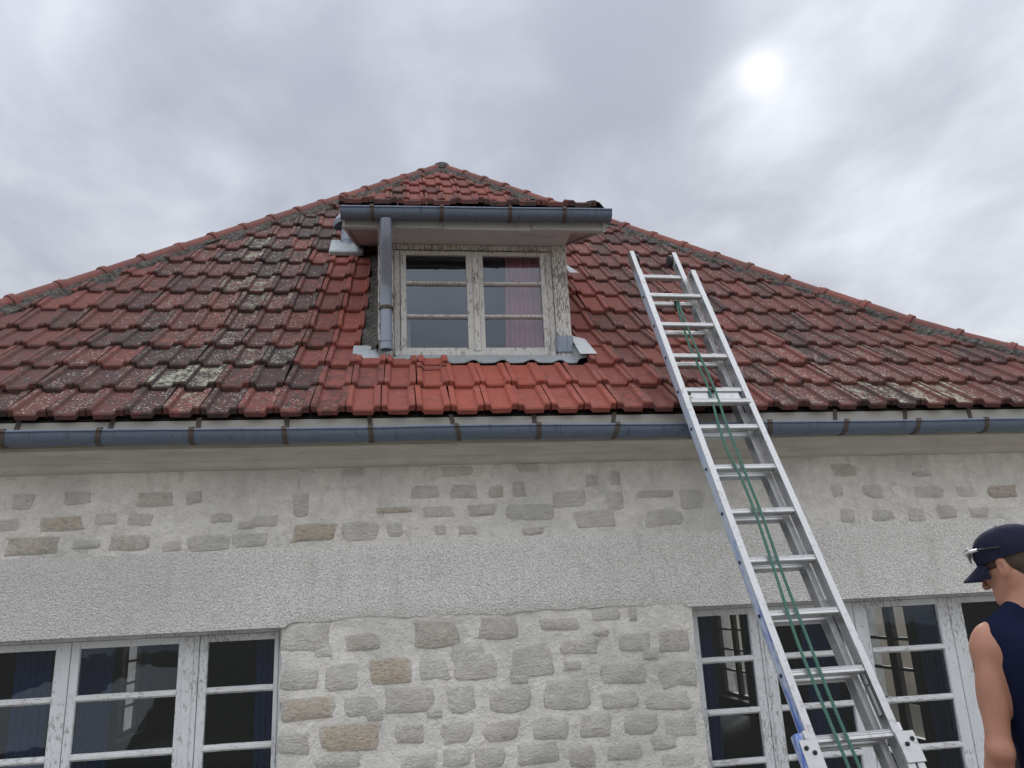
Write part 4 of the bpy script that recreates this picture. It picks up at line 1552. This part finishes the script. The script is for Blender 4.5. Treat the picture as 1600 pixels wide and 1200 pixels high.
# attic behind the dormer window
mb = MB()
mb.box(-0.6, 1.7, 7.4, 7.45, 2.6, 4.9)
mb.box(-0.1, 1.17, DY + 0.12, 6.4, 4.230, 4.240)
mb.build('attic_wall', 'dark_room', house)
curtain(0.79, 1.06, 5.36, 3.30, 4.20, 'pink_curtain', 'pink curtain behind the right-hand sash of the dormer', 4, 0.022, 0.03)
cc = curtain(0.02, 0.075, 5.34, 3.30, 3.64, 'cream_curtain', 'narrow cream cloth in the lower left corner of the dormer window', 2, 0.008, -0.03)

# ---- vent pipe beside the dormer
vp = Vector((-0.475, 6.84, roof_z(6.84)))
mb = MB()
mb.tube([vp + Vector((0, 0, -0.05)), vp + Vector((0, 0, 0.30))], 0.062, 20)
mb.tube([vp + Vector((0, 0, 0.10)), vp + Vector((0, 0, 0.108))], 0.066, 20)
vent = mb.build('vent_pipe', 'pipe_zinc', house, sharp=40)
mb = MB()
nrm = Vector((0, -math.sin(A2), math.cos(A2)))
M = Matrix.Translation(vp + Vector((0.0, -0.045, -0.03))) @ Matrix(((1, 0, 0, 0), (0, math.cos(A2), -math.sin(A2), 0), (0, math.sin(A2), math.cos(A2), 0), (0, 0, 0, 1)))
mb.box(-0.155, 0.155, -0.16, 0.16, 0.02, 0.075)
mb.build('base_flashing', 'pale_zinc', vent, bevel=0.012, basis=M)
mb = MB()
top = vp + Vector((0, 0, 0.30))
cone = []
for k, (rr_, zz_) in enumerate(((0.10, -0.02), (0.112, 0.02), (0.065, 0.09), (0.01, 0.145))):
    cone.append([top + Vector((rr_ * math.cos(a) - 0.03, rr_ * math.sin(a), zz_ + 0.35 * rr_ * math.cos(a))) for a in [2 * math.pi * q / 18 for q in range(18)]])
mb.grid(cone, True)
mb.build('rain_cap', 'pipe_zinc', vent, sharp=40)

# ------------------------------------------------------------------ ladder
LK_A = Vector((1.6782362, 4.7085717, 1.9561678 + CZ))
LU = Vector((-0.0189561, 0.4535734, 0.8910173))
LR = Vector((0.9988911, 0.0462454, 0.0088227))
LN = LR.cross(LU).normalized()              # out of the ladder, towards the camera
LS, LW = 0.2875, 0.3623
foot = (LK_A.z - 0.0) / LU.z                 # length from the top rung down to the ground
base_pt = LK_A - LU * foot
LB = -LN                                    # local y: away from the camera
LM = Matrix(((LR.x, LB.x, LU.x, base_pt.x), (LR.y, LB.y, LU.y, base_pt.y), (LR.z, LB.z, LU.z, base_pt.z), (0, 0, 0, 1)))
ladder = empty('extension_ladder', LM, 'aluminium extension ladder with blue side film leaning over the gutter onto the roof edge', 'ladder')
H0 = foot                                   # local z of the top base rung


def rail(x0, x1, y0, y1, z0, z1, open_dir):
    """C-shaped rail section, open to one side"""
    tk = 0.0035
    mb = MB()
    if open_dir > 0:
        s = [(x0, y0), (x1, y0), (x1, y0 + tk), (x0 + tk, y0 + tk), (x0 + tk, y1 - tk), (x1, y1 - tk), (x1, y1), (x0, y1)]
    else:
        s = [(x0, y0), (x1, y0), (x1, y1), (x0, y1), (x0, y1 - tk), (x1 - tk, y1 - tk), (x1 - tk, y0 + tk), (x0, y0 + tk)]
    n_ = len(s)
    v = [(x, y, z0) for x, y in s] + [(x, y, z1) for x, y in s]
    mb.add(v, [(k, (k + 1) % n_, (k + 1) % n_ + n_, k + n_) for k in range(n_)] + [tuple(reversed(range(n_))), tuple(range(n_, 2 * n_))])
    return mb


RW, RD = 0.036, 0.066
top_b = H0 + 0.262
lo = 0.03
rail(-RW, 0.0, -0.012, RD - 0.012, lo, top_b, 1).build('rail', 'aluminium', ladder, True, sharp=25)
rail(LW, LW + RW, -0.012, RD - 0.012, lo, top_b, -1).build('rail', 'aluminium', ladder, True, sharp=25)
FY = 0.072
fx0, fx1 = 0.004, LW - 0.004
rail(fx0, fx0 + 0.032, FY - 0.012, FY + RD - 0.014, 0.35, H0 + 0.555, 1).build('rail', 'aluminium', ladder, True, sharp=25)
rail(fx1 - 0.032, fx1, FY - 0.012, FY + RD - 0.014, 0.35, H0 + 0.555, -1).build('rail', 'aluminium', ladder, True, sharp=25)


def rung(x0, x1, y, z):
    mb = MB()
    s = [(-0.015, 0.016), (-0.018, 0.012), (-0.0165, 0.007), (-0.018, 0.003), (-0.0165, -0.001), (-0.018, -0.005), (-0.018, -0.013), (-0.013, -0.018), (0.013, -0.018), (0.017, -0.013), (0.017, 0.014), (0.013, 0.018), (0.006, 0.018), (0.002, 0.0165), (-0.003, 0.018), (-0.011, 0.018)]
    mb.sweep_x([(y + a, z + b) for a, b in s], [x0, x1])
    mb.build('rung', 'aluminium', ladder, True, sharp=25)


k = -0
z = H0
while z > 0.2:
    rung(0.0005, LW - 0.0005, 0.012, z)
    z -= LS
z = H0 + LS
while z > 0.5:
    rung(fx0 + 0.0325, fx1 - 0.0325, FY + 0.016, z)
    z -= LS
# blue film on the outer face of the left rail, ending above the clamp
mb = MB()
mb.box(-RW - 0.0012, -RW - 0.0002, -0.006, RD - 0.020, H0 - 2.83, top_b - 0.002)
mb.build('film', 'blue_film', ladder, True)
for j in range(0, 11):       # rung ends swaged through the rail
    zc = H0 - LS * j
    mb = MB()
    mb.tube([(-RW - 0.002, 0.020, zc), (-RW - 0.007, 0.020, zc)], 0.009, 8)
    mb.build('rung_end', 'black_rubber', ladder, True)
# rollers at the top of the fly section
for x in (fx0 + 0.034, fx1 - 0.034 - 0.030):
    mb = MB()
    zc = H0 + 0.50
    prof_r = [(0.0, 0.040), (0.004, 0.047), (0.026, 0.047), (0.030, 0.040)]
    rows = []
    for (dx, rr_) in prof_r:
        rows.append([(x + dx, FY + 0.035 + rr_ * math.cos(a), zc + rr_ * math.sin(a)) for a in [2 * math.pi * q / 18 for q in range(18)]])
    b = len(mb.v)
    mb.grid(rows, True)
    mb.f.append(tuple(b + q for q in range(18)))
    mb.f.append(tuple(b + 54 + q for q in reversed(range(18))))
    mb.build('roller', 'black_rubber', ladder, True, sharp=40)
# guide plate between two rungs
z4 = H0 - 3 * LS
mb = MB()
mb.box(0.028, LW - 0.028, 0.004, 0.008, z4 - 0.085, z4 - 0.016)
mb.build('guide_plate', 'aluminium', ladder, True, bevel=0.001)
rung(0.001, LW + 0.012, -0.002, z4 - 0.100)
mb = MB()
mb.box(0.150, 0.185, -0.012, 0.03, z4 - 0.018, z4 + 0.004)
mb.build('rope_guide', 'black_rubber', ladder, True)
# end caps
for x in (-RW, LW):
    MB().box(x + 0.001, x + RW - 0.001, -0.011, RD - 0.013, top_b, top_b + 0.006).build('end_cap', 'grey_label', ladder, True)
# clamps with their bolts
zb = H0 - 2.93
for (x0, x1, sgn) in ((-0.085, -0.002, -1), (LW + 0.002, LW + 0.092, 1)):
    mb = MB()
    mb.box(x0, x1, -0.018, -0.0135, zb - 0.075, zb + 0.055)
    cl_ = mb.build('clamp_plate', 'aluminium', ladder, True, bevel=0.002)
    for (dx, dzz) in ((0.25, 0.020), (0.62, 0.0)):
        xb = x0 + (x1 - x0) * (dx if sgn < 0 else 1 - dx)
        mb = MB()
        mb.tube([(xb, -0.0185, zb + dzz), (xb, -0.024, zb + dzz)], [0.010, 0.009], 12)
        mb.tube([(xb, -0.0245, zb + dzz), (xb, -0.028, zb + dzz)], [0.0055, 0.005], 6)
        mb.build('bolt', 'black_rubber', cl_, True)
    xa = x0 + 0.028 if sgn < 0 else x1 - 0.075
    MB().box(xa + 0.012, xa + 0.036, -0.010, 0.02, zb + 0.0555, zb + 0.095).build('stop_block', 'white_plastic', ladder, True, bevel=0.004)
    if sgn < 0:
        MB().box(x0 - 0.006, x0 + 0.028, -0.010, 0.035, zb - 0.09, zb + 0.085).build('slide_shoe', 'blue_film', ladder, True, bevel=0.004)
    else:
        MB().box(x0 + 0.045, x1 - 0.010, -0.0125, 0.025, zb - 0.6, zb - 0.05).build('slide_bar', 'aluminium', ladder, True, bevel=0.003)
# label in the hollow of the right rail
mb = MB()
mb.box(LW - 0.0016, LW - 0.0004, 0.006, 0.032, H0 - 2.80, H0 - 2.56)
lb = mb.build('label_plate', 'black_rubber', ladder, True)
for z0_, z1_ in ((H0 - 2.655, H0 - 2.567), (H0 - 2.793, H0 - 2.662)):
    MB().box(LW - 0.0030, LW - 0.0018, 0.009, 0.029, z0_, z1_).build('label_panel', 'grey_label', lb, True)
for x in (-RW / 2, LW + RW / 2):
    MB().box(x - 0.03, x + 0.03, -0.03, RD, -0.005, 0.06).build('foot', 'black_rubber', ladder, True, bevel=0.008)
# pulley
mb = MB()
mb.tube([(0.195, FY - 0.005, H0 - 0.012), (0.215, FY - 0.005, H0 - 0.012)], 0.026, 16)
mb.build('pulley', 'black_rubber', ladder, True, sharp=40)

# ------------------------------------------------------------------ rope
ra = [(0.200, 0.045, H0 - 0.02), (0.175, 0.03, H0 - 0.142), (0.150, 0.02, H0 - 0.50), (0.150, -0.002, H0 - 0.834), (0.118, -0.010, H0 - 1.135), (0.107, -0.012, H0 - 1.322), (0.121, -0.016, H0 - 1.498), (0.123, -0.018, H0 - 1.746), (0.102, -0.018, H0 - 2.118), (0.080, -0.018, H0 - 2.446), (0.084, -0.018, H0 - 2.74), (0.090, -0.018, H0 - 2.98), (0.095, -0.018, H0 - 3.4), (0.10, -0.018, H0 - 3.75)]
rb_ = [(0.208, 0.040, H0 - 0.01), (0.190, 0.02, H0 - 0.142), (0.172, -0.006, H0 - 0.504), (0.179, -0.014, H0 - 0.834), (0.163, -0.018, H0 - 1.135), (0.161, -0.018, H0 - 1.322), (0.157, -0.018, H0 - 1.499), (0.156, -0.018, H0 - 1.747), (0.140, -0.018, H0 - 2.12), (0.135, -0.018, H0 - 2.449), (0.132, -0.018, H0 - 2.743), (0.138, -0.018, H0 - 2.982), (0.14, -0.018, H0 - 3.4), (0.10, -0.018, H0 - 3.75)]


def smooth_path(p, step=0.006):
    p = [Vector(q) for q in p]
    out = []
    for i in range(len(p) - 1):
        p0, p1, p2, p3 = p[max(i - 1, 0)], p[i], p[i + 1], p[min(i + 2, len(p) - 1)]
        n_ = max(2, int((p2 - p1).length / step))
        for k in range(n_):
            u = k / n_
            out.append(0.5 * ((2 * p1) + (p2 - p0) * u + (2 * p0 - 5 * p1 + 4 * p2 - p3) * u * u + (3 * p1 - p0 - 3 * p2 + p3) * u ** 3))
    return out + [p[-1]]


mb = MB()
for pth in (ra, rb_):
    c = smooth_path(pth)
    for s in range(3):           # three laid strands
        pts = []
        for i, q in enumerate(c):
            a = i * 0.75 + s * 2 * math.pi / 3
            pts.append(q + Vector((math.cos(a), math.sin(a), 0)) * 0.0040)
        mb.tube(pts, 0.0043, 6)
rope = mb.build('rope', 'green_rope', None, sharp=None, basis=LM, fix=False)
rope.data.polygons.foreach_set('use_smooth', [True] * len(rope.data.polygons))
tag(rope, 'doubled green rope running down the middle of the ladder', 'rope')


# ------------------------------------------------------------------ the man
def surface_nets(F, org, h):
    """naive surface nets on a grid of signed distances"""
    nx, ny, nz_ = F.shape
    S = F < 0
    c = np.zeros((nx - 1, ny - 1, nz_ - 1), np.int8)
    for dx in (0, 1):
        for dy in (0, 1):
            for dz in (0, 1):
                c += S[dx:nx - 1 + dx, dy:ny - 1 + dy, dz:nz_ - 1 + dz]
    act = (c > 0) & (c < 8)
    ids = -np.ones(act.shape, np.int64)
    I = np.argwhere(act)
    ids[tuple(I.T)] = np.arange(len(I))
    acc = np.zeros((len(I), 3))
    cnt = np.zeros(len(I))
    cs = [(0, 0, 0), (1, 0, 0), (0, 1, 0), (1, 1, 0), (0, 0, 1), (1, 0, 1), (0, 1, 1), (1, 1, 1)]
    for a in range(8):
        for b in range(a + 1, 8):
            if bin(a ^ b).count('1') != 1:
                continue
            A, B = np.array(cs[a]), np.array(cs[b])
            fa, fb = F[tuple((I + A).T)], F[tuple((I + B).T)]
            m_ = (fa < 0) != (fb < 0)
            t_ = np.where(m_, fa / np.where(m_, fa - fb, 1), 0)
            acc += np.where(m_[:, None], A + (B - A) * t_[:, None], 0)
            cnt += m_
    V = (I + acc / cnt[:, None]) * h + org
    faces = []
    for ax in range(3):
        sl0 = [slice(None)] * 3
        sl1 = [slice(None)] * 3
        sl0[ax] = slice(0, -1)
        sl1[ax] = slice(1, None)
        a, b = S[tuple(sl0)], S[tuple(sl1)]
        E_ = np.argwhere(a != b)
        u, w = [q for q in range(3) if q != ax]
        ok = (E_[:, u] > 0) & (E_[:, w] > 0) & (E_[:, u] < F.shape[u] - 1) & (E_[:, w] < F.shape[w] - 1)
        E_ = E_[ok]
        fl = a[tuple(E_.T)]
        du = np.zeros(3, int)
        dw = np.zeros(3, int)
        du[u] = 1
        dw[w] = 1
        q = np.stack([ids[tuple((E_ - du - dw).T)], ids[tuple((E_ - dw).T)], ids[tuple(E_.T)], ids[tuple((E_ - du).T)]], 1)
        flip = fl if ax != 1 else ~fl
        q[~flip] = q[~flip][:, ::-1]
        faces.append(q)
    return V, np.concatenate(faces)


def cone_(P, a, b, ra, rb):
    a = np.array(a, np.float32)
    b = np.array(b, np.float32)
    d = b - a
    t_ = np.clip(((P - a) @ d) / (d @ d), 0, 1)
    return np.linalg.norm(P - a - t_[..., None] * d, axis=-1) - (ra + (rb - ra) * t_)


def ell_(P, c, r):
    q = (P - np.array(c, np.float32)) / np.array(r, np.float32)
    k0 = np.linalg.norm(q, axis=-1)
    k1 = np.linalg.norm(q / np.array(r, np.float32), axis=-1)
    return k0 * (k0 - 1) / np.maximum(k1, 1e-6)


def smin(a, b, k):
    h_ = np.clip(0.5 + 0.5 * (b - a) / k, 0, 1)
    return b + (a - b) * h_ - k * h_ * (1 - h_)


def grid_(lo_, hi_, h):
    ax = [np.arange(l, u + h, h, dtype=np.float32) for l, u in zip(lo_, hi_)]
    return np.stack(np.meshgrid(*ax, indexing='ij'), -1), np.array(lo_)


MAN = Vector((1.950, 2.275, 0.0))
MYAW = math.radians(-12)                    # facing the wall
man_M = Matrix.Translation(MAN) @ Matrix.Rotation(MYAW, 4, 'Z') @ Matrix.Scale(1.025, 4)
person = empty('person', man_M, 'person in navy sleeveless top and navy cap looking down, back turned', 'person')

# the head turns to the left and down
HEAD_C = Vector((-0.034, 0.045, 1.652))
HM_ = Matrix.Translation(HEAD_C) @ Matrix.Rotation(math.radians(35), 4, 'Z') @ Matrix.Rotation(math.radians(-18), 4, 'X')


def head_sdf(P):
    """P in head space: +y is where the face looks, -x his left ear"""
    d = ell_(P, (0, -0.012, 0.022), (0.074, 0.093, 0.088))
    d = smin(d, ell_(P, (0, 0.034, -0.050), (0.056, 0.052, 0.070)), 0.035)
    d = smin(d, ell_(P, (0, 0.055, -0.088), (0.034, 0.034, 0.028)), 0.025)
    d = smin(d, ell_(P, (0, 0.074, 0.018), (0.050, 0.016, 0.012)), 0.015)      # brow
    d = smin(d, cone_(P, (0, 0.084, 0.006), (0, 0.108, -0.032), 0.007, 0.0125), 0.010)   # nose
    for s in (-1, 1):
        d = smin(d, ell_(P, (s * 0.012, 0.095, -0.036), (0.009, 0.010, 0.008)), 0.006)
        d = smin(d, ell_(P, (s * 0.038, 0.055, -0.022), (0.022, 0.022, 0.016)), 0.018)     # cheek
        d = smin(d, cone_(P, (s * 0.060, -0.002, -0.055), (s * 0.030, 0.066, -0.092), 0.016, 0.014), 0.022)  # jaw
        eye = ell_(P, (s * 0.031, 0.082, 0.000), (0.014, 0.012, 0.009))
        d = np.maximum(d, -eye + 0.0)
        d = smin(d, ell_(P, (s * 0.031, 0.070, 0.000), (0.0125, 0.0125, 0.0125)), 0.003)   # eyeball
        # ear
        ear = ell_(P, (s * 0.079, -0.010, -0.010), (0.009, 0.019, 0.032))
        ear = smin(ear, ell_(P, (s * 0.078, -0.004, -0.034), (0.008, 0.011, 0.012)), 0.006)
        ear = np.maximum(ear, -ell_(P, (s * 0.089, -0.006, -0.008), (0.008, 0.010, 0.019)))
        d = smin(d, ear, 0.006)
    d = smin(d, cone_(P, (-0.018, 0.082, -0.064), (0.018, 0.082, -0.064), 0.007, 0.007), 0.007)   # lips
    d = smin(d, cone_(P, (-0.015, 0.080, -0.074), (0.015, 0.080, -0.074), 0.007, 0.007), 0.006)
    return d


def torso_sdf(P, g=0.0):
    d = ell_(P, (0, 0, 0.97), (0.165 + g, 0.115 + g, 0.13 + g))
    d = smin(d, ell_(P, (0, 0, 1.12), (0.140 + g, 0.095 + g, 0.16 + g)), 0.06)
    d = smin(d, ell_(P, (0, 0.005, 1.29), (0.172 + g, 0.115 + g, 0.17 + g)), 0.06)
    d = smin(d, cone_(P, (-0.130, -0.005, 1.420), (0.130, -0.005, 1.420), 0.060 + g, 0.060 + g), 0.05)
    for s in (-1, 1):
        d = smin(d, ell_(P, (s * 0.085, -0.060, 1.36), (0.075 + g, 0.045 + g, 0.095 + g)), 0.04)     # shoulder blade
        d = smin(d, ell_(P, (s * 0.075, 0.070, 1.34), (0.075 + g, 0.045 + g, 0.065 + g)), 0.04)      # chest
        d = smin(d, cone_(P, (s * 0.035, 0.0, 1.535), (s * 0.150, -0.005, 1.445), 0.038 + g, 0.038 + g), 0.04)
    return d


def arm_sdf(P, s):
    sh, el, wr = (s * 0.184, -0.005, 1.405), (s * 0.214, -0.028, 1.135), (s * 0.207, 0.085, 0.905)
    d = ell_(P, (s * 0.176, -0.002, 1.412), (0.046, 0.050, 0.066))
    d = smin(d, cone_(P, sh, el, 0.037, 0.033), 0.03)
    d = smin(d, ell_(P, (s * 0.198, 0.006, 1.27), (0.032, 0.036, 0.085)), 0.02)
    d = smin(d, ell_(P, (s * 0.198, -0.026, 1.29), (0.031, 0.031, 0.09)), 0.02)
    d = smin(d, cone_(P, el, wr, 0.036, 0.026), 0.02)
    d = smin(d, ell_(P, (s * 0.214, -0.003, 1.075), (0.034, 0.038, 0.06)), 0.02)
    wrv = np.array(wr)
    pm = wrv + np.array([0, 0.025, -0.06])
    d = smin(d, cone_(P, wrv, pm, 0.027, 0.030), 0.015)
    for k, (dx, L) in enumerate(((-0.026, 0.062), (-0.009, 0.075), (0.009, 0.070), (0.025, 0.055))):
        b0 = pm + np.array([dx * 0.3, dx * 0.9, -0.020])
        b1 = b0 + np.array([-s * 0.006, 0.006, -L * 0.55])
        b2 = b1 + np.array([-s * 0.016, -0.004, -L * 0.42])
        d = smin(d, cone_(P, b0, b1, 0.0095, 0.0085), 0.005)
        d = smin(d, cone_(P, b1, b2, 0.0085, 0.007), 0.004)
    t0 = wrv + np.array([-s * 0.012, 0.040, -0.030])
    t1 = t0 + np.array([-s * 0.014, 0.026, -0.035])
    d = smin(d, cone_(P, t0, t1, 0.012, 0.009), 0.008)
    return d


def leg_sdf(P, s, g=0.0):
    d = cone_(P, (s * 0.085, 0, 0.93), (s * 0.098, 0.012, 0.50), 0.088 + g, 0.056 + g)
    d = smin(d, cone_(P, (s * 0.098, 0.012, 0.50), (s * 0.105, -0.012, 0.09), 0.054 + g, 0.036 + g), 0.03)
    return smin(d, ell_(P, (s * 0.100, -0.025, 0.36), (0.048 + g, 0.055 + g, 0.12 + g)), 0.03)


h = 0.0065
Pg, org = grid_((-0.34, -0.26, 0.0), (0.34, 0.26, 1.82), h)
Fz = np.full(Pg.shape[:3], 1.0, np.float32)
# evaluate each region only where it matters
zi = lambda z: int(round(z / h))
sub = (slice(None), slice(None), slice(zi(0.78), zi(1.62)))
Fz[sub] = torso_sdf(Pg[sub])
for s in (-1, 1):
    sub = (slice(None), slice(None), slice(zi(0.68), zi(1.56)))
    Fz[sub] = smin(Fz[sub], arm_sdf(Pg[sub], s), 0.025)
    sub = (slice(None), slice(None), slice(0, zi(1.08)))
    Fz[sub] = smin(Fz[sub], leg_sdf(Pg[sub], s), 0.04)
sub = (slice(None), slice(None), slice(zi(1.36), None))
Hi = np.array(HM_.inverted(), np.float32)
Ph = Pg[sub] @ Hi[:3, :3].T + Hi[:3, 3]
neck = cone_(Pg[sub], (0, -0.012, 1.44), (-0.035, 0.015, 1.61), 0.064, 0.055)
Fz[sub] = smin(Fz[sub], neck, 0.035)
hd = head_sdf(Ph)
Fz[sub] = smin(Fz[sub], hd, 0.018)
V, Q = surface_nets(Fz, org, h)


def np_mesh(name, V, Q, mat):
    me = bpy.data.meshes.new(name)
    me.vertices.add(len(V))
    me.vertices.foreach_set('co', np.asarray(V, np.float32).ravel())
    me.loops.add(Q.size)
    me.loops.foreach_set('vertex_index', Q.ravel().astype(np.int32))
    me.polygons.add(len(Q))
    me.polygons.foreach_set('loop_start', np.arange(0, Q.size, 4, dtype=np.int32))
    me.polygons.foreach_set('use_smooth', np.ones(len(Q), bool))
    me.update(calc_edges=True)
    me.validate()
    me.materials.append(MATS[mat])
    return me


def relax(V, Q, it=2, f=0.5):
    for _ in range(it):
        acc = np.zeros_like(V)
        cnt = np.zeros(len(V))
        for k in range(4):
            a, b = Q[:, k], Q[:, (k + 1) % 4]
            np.add.at(acc, a, V[b])
            np.add.at(acc, b, V[a])
            np.add.at(cnt, a, 1)
            np.add.at(cnt, b, 1)
        V = V + f * (acc / cnt[:, None] - V)
    return V


V = relax(V, Q, 1)
body = link('body', np_mesh('body', V, Q, 'skin'), person, True)

# sleeveless top
Pt, ot = grid_((-0.26, -0.22, 0.80), (0.26, 0.22, 1.58), h)
ft = torso_sdf(Pt, 0.007)
for s in (-1, 1):       # arm holes
    hole = cone_(Pt, (s * 0.228, -0.30, 1.395), (s * 0.228, 0.30, 1.395), 0.058, 0.058)
    ft = np.maximum(ft, -smin(hole, cone_(Pt, (s * 0.240, -0.3, 1.52), (s * 0.240, 0.3, 1.52), 0.076, 0.076), 0.05))
neckh = np.minimum(ell_(Pt, (0, 0.015, 1.575), (0.098, 0.13, 0.082)), ell_(Pt, (0, 0.10, 1.53), (0.085, 0.10, 0.11)))
ft = np.maximum(ft, -neckh)
ft = np.maximum(ft, 0.86 - Pt[..., 2])
V2, Q2 = surface_nets(ft, ot, h)
V2 = relax(V2, Q2, 2)
link('sleeveless_top', np_mesh('sleeveless_top', V2, Q2, 'navy_cloth'), person, True)
# trousers and shoes
Pt, ot = grid_((-0.24, -0.2, 0.05), (0.24, 0.2, 1.0), 0.011)
ft = smin(leg_sdf(Pt, -1, 0.018), leg_sdf(Pt, 1, 0.018), 0.03)
ft = smin(ft, ell_(Pt, (0, 0, 0.96), (0.172, 0.122, 0.13)), 0.04)
ft = np.maximum(ft, Pt[..., 2] - 0.97)
ft = np.maximum(ft, 0.075 - Pt[..., 2])
V2, Q2 = surface_nets(ft, ot, 0.011)
link('trousers', np_mesh('trousers', relax(V2, Q2, 1), Q2, 'trouser_cloth'), person, True)
for s in (-1, 1):
    Pt, ot = grid_((s * 0.105 - 0.08, -0.12, -0.02), (s * 0.105 + 0.08, 0.24, 0.16), 0.008)
    ft = smin(ell_(Pt, (s * 0.105, 0.10, 0.035), (0.046, 0.105, 0.042)), ell_(Pt, (s * 0.105, -0.02, 0.055), (0.042, 0.065, 0.065)), 0.04)
    ft = np.maximum(ft, -Pt[..., 2] + 0.003)
    V2, Q2 = surface_nets(ft, ot, 0.008)
    link('shoe', np_mesh('shoe', V2, Q2, 'black_rubber'), person, True)
# short hair below the cap
Pt, ot = grid_((-0.11, -0.14, -0.10), (0.11, 0.10, 0.12), 0.0045)
ft = ell_(Pt, (0, -0.014, 0.022), (0.080, 0.100, 0.094))
ft = smin(ft, ell_(Pt, (0, -0.060, -0.035), (0.058, 0.045, 0.050)), 0.03)
ft = np.maximum(ft, Pt[..., 2] - 0.06)
ft = np.maximum(ft, (Pt[..., 1] + 0.0) - 0.058 - 0.5 * Pt[..., 2])
ft = np.maximum(ft, -(Pt[..., 2] + 0.004 + 0.06 * np.clip((-0.004 - Pt[..., 1]) / 0.02, 0, 1)))      # sideburn, then the nape
ft += 0.0016 * np.sin(Pt[..., 0] * 900) * np.sin(Pt[..., 1] * 700 + Pt[..., 2] * 900)
V2, Q2 = surface_nets(ft, ot, 0.0045)
link('hair', np_mesh('hair', V2, Q2, 'brown_hair'), person, True, HM_)
# cap: six-panel crown, curved brim, button
cap = MB()
rows = []
ns = 48
CB = 0.026
for i in range(13):
    a = i / 12 * math.pi / 2
    row = []
    for k in range(ns):
        b = 2 * math.pi * k / ns
        seam = 1 - 0.012 * max(0, 1 - abs(((b / (math.pi / 3)) % 1) - 0.5) * 2 * 0 - abs(math.sin(b * 3)) * 6)
        pw = math.sin(a) ** 0.75
        x = 0.088 * pw * math.cos(b) * seam
        y = -0.012 + 0.106 * pw * math.sin(b) * seam
        z = CB + 0.090 * math.cos(a) ** 0.9 + 0.006 * math.sin(b) * math.sin(a)
        row.append((x, y, z))
    rows.append(row)
low = [(x * 0.985, y * 0.985, z - 0.012) for x, y, z in rows[-1]]
cap.grid(rows + [low], True)
capo = cap.build('cap', 'navy_cap', person, True, sharp=60, basis=HM_)
br = MB()
top, bot = [], []
for i in range(9):
    u = i / 8
    rt_, rb2 = [], []
    for k in range(21):
        s = k / 20 * 2 - 1
        an = s * math.radians(62)
        x = 0.088 * math.sin(an) * (1 + 0.05 * u)
        y0_ = -0.012 + 0.103 * math.cos(an)
        yy = y0_ + u * 0.072 * (math.cos(s * math.pi / 2) ** 0.55)
        zz_ = CB + 0.004 - 0.020 * s * s - 0.026 * u - 0.010 * u * s * s
        rt_.append((x, yy, zz_))
        rb2.append((x, yy, zz_ - 0.0045))
    top.append(rt_)
    bot.append(rb2)
br.grid(top)
br.grid([list(reversed(r)) for r in bot])
br.grid([top[-1], bot[-1]])
br.build('brim', 'navy_cap', capo, True, sharp=60)
mb = MB()
mb.add([], [])
rows = []
for i in range(4):
    a = i / 3 * math.pi / 2
    rows.append([(0.008 * math.sin(a) * math.cos(b), -0.012 + 0.008 * math.sin(a) * math.sin(b), CB + 0.089 + 0.006 * math.cos(a)) for b in [2 * math.pi * q / 10 for q in range(10)]])
mb.grid(rows, True)
mb.build('cap_button', 'navy_cap', capo, True)
# thin chain at the neck
mb = MB()
mb.tube([(0.072 * math.cos(a), -0.002 + 0.074 * math.sin(a), 1.510 - 0.030 * math.sin(a)) for a in [2 * math.pi * q / 40 for q in range(41)]], 0.0022, 6)
mb.build('neck_chain', 'silver_plastic', person, True)

# ------------------------------------------------------------------ sunglasses pushed up on the cap
SG = person.matrix_world if False else (man_M @ HM_)
sg = empty('sunglasses', SG @ Matrix.Translation((0, 0.10, 0.055)), 'sunglasses with white frame pushed up on the front of the navy cap', 'sunglasses')
T0 = Matrix.Translation((0, -0.10, -0.04))
for s in (-1, 1):
    mb = MB()
    pts = [(s * 0.066, 0.086, 0.052), (s * 0.083, 0.062, 0.050), (s * 0.0915, 0.030, 0.044)]
    mb.tube([Vector(p_) for p_ in smooth_path(pts, 0.006)], 0.0048, 8)
    mb.build('temple', 'silver_plastic', sg, True, basis=T0)
    mb = MB()
    pts = [(s * 0.0915, 0.031, 0.044), (s * 0.0945, 0.0, 0.036), (s * 0.092, -0.035, 0.026)]
    mb.tube([Vector(p_) for p_ in smooth_path(pts, 0.006)], 0.0026, 8)
    mb.build('temple_tip', 'black_rubber', sg, True, basis=T0)
    lens = MB()
    rows = []
    for i in range(6):
        u = i / 5
        r_ = []
        for k in range(9):
            w_ = k / 8
            an = s * (0.06 + 0.80 * w_)
            x = 0.094 * math.sin(an)
            y = -0.012 + 0.122 * math.cos(an) - 0.002 * u
            z = 0.062 - u * 0.040 * (0.55 + 0.45 * math.sin(w_ * math.pi * 0.9 + 0.25))
            r_.append((x, y, z))
        rows.append(r_)
    lens.grid(rows)
    lens.build('lens', 'dark_lens', sg, True, basis=T0, sharp=None)
mb = MB()
mb.tube([(0.094 * math.sin(a), -0.012 + 0.123 * math.cos(a), 0.064) for a in [(-0.90 + 1.8 * q / 20) for q in range(21)]], 0.0042, 8)
mb.build('brow_bar', 'silver_plastic', sg, True, basis=T0)
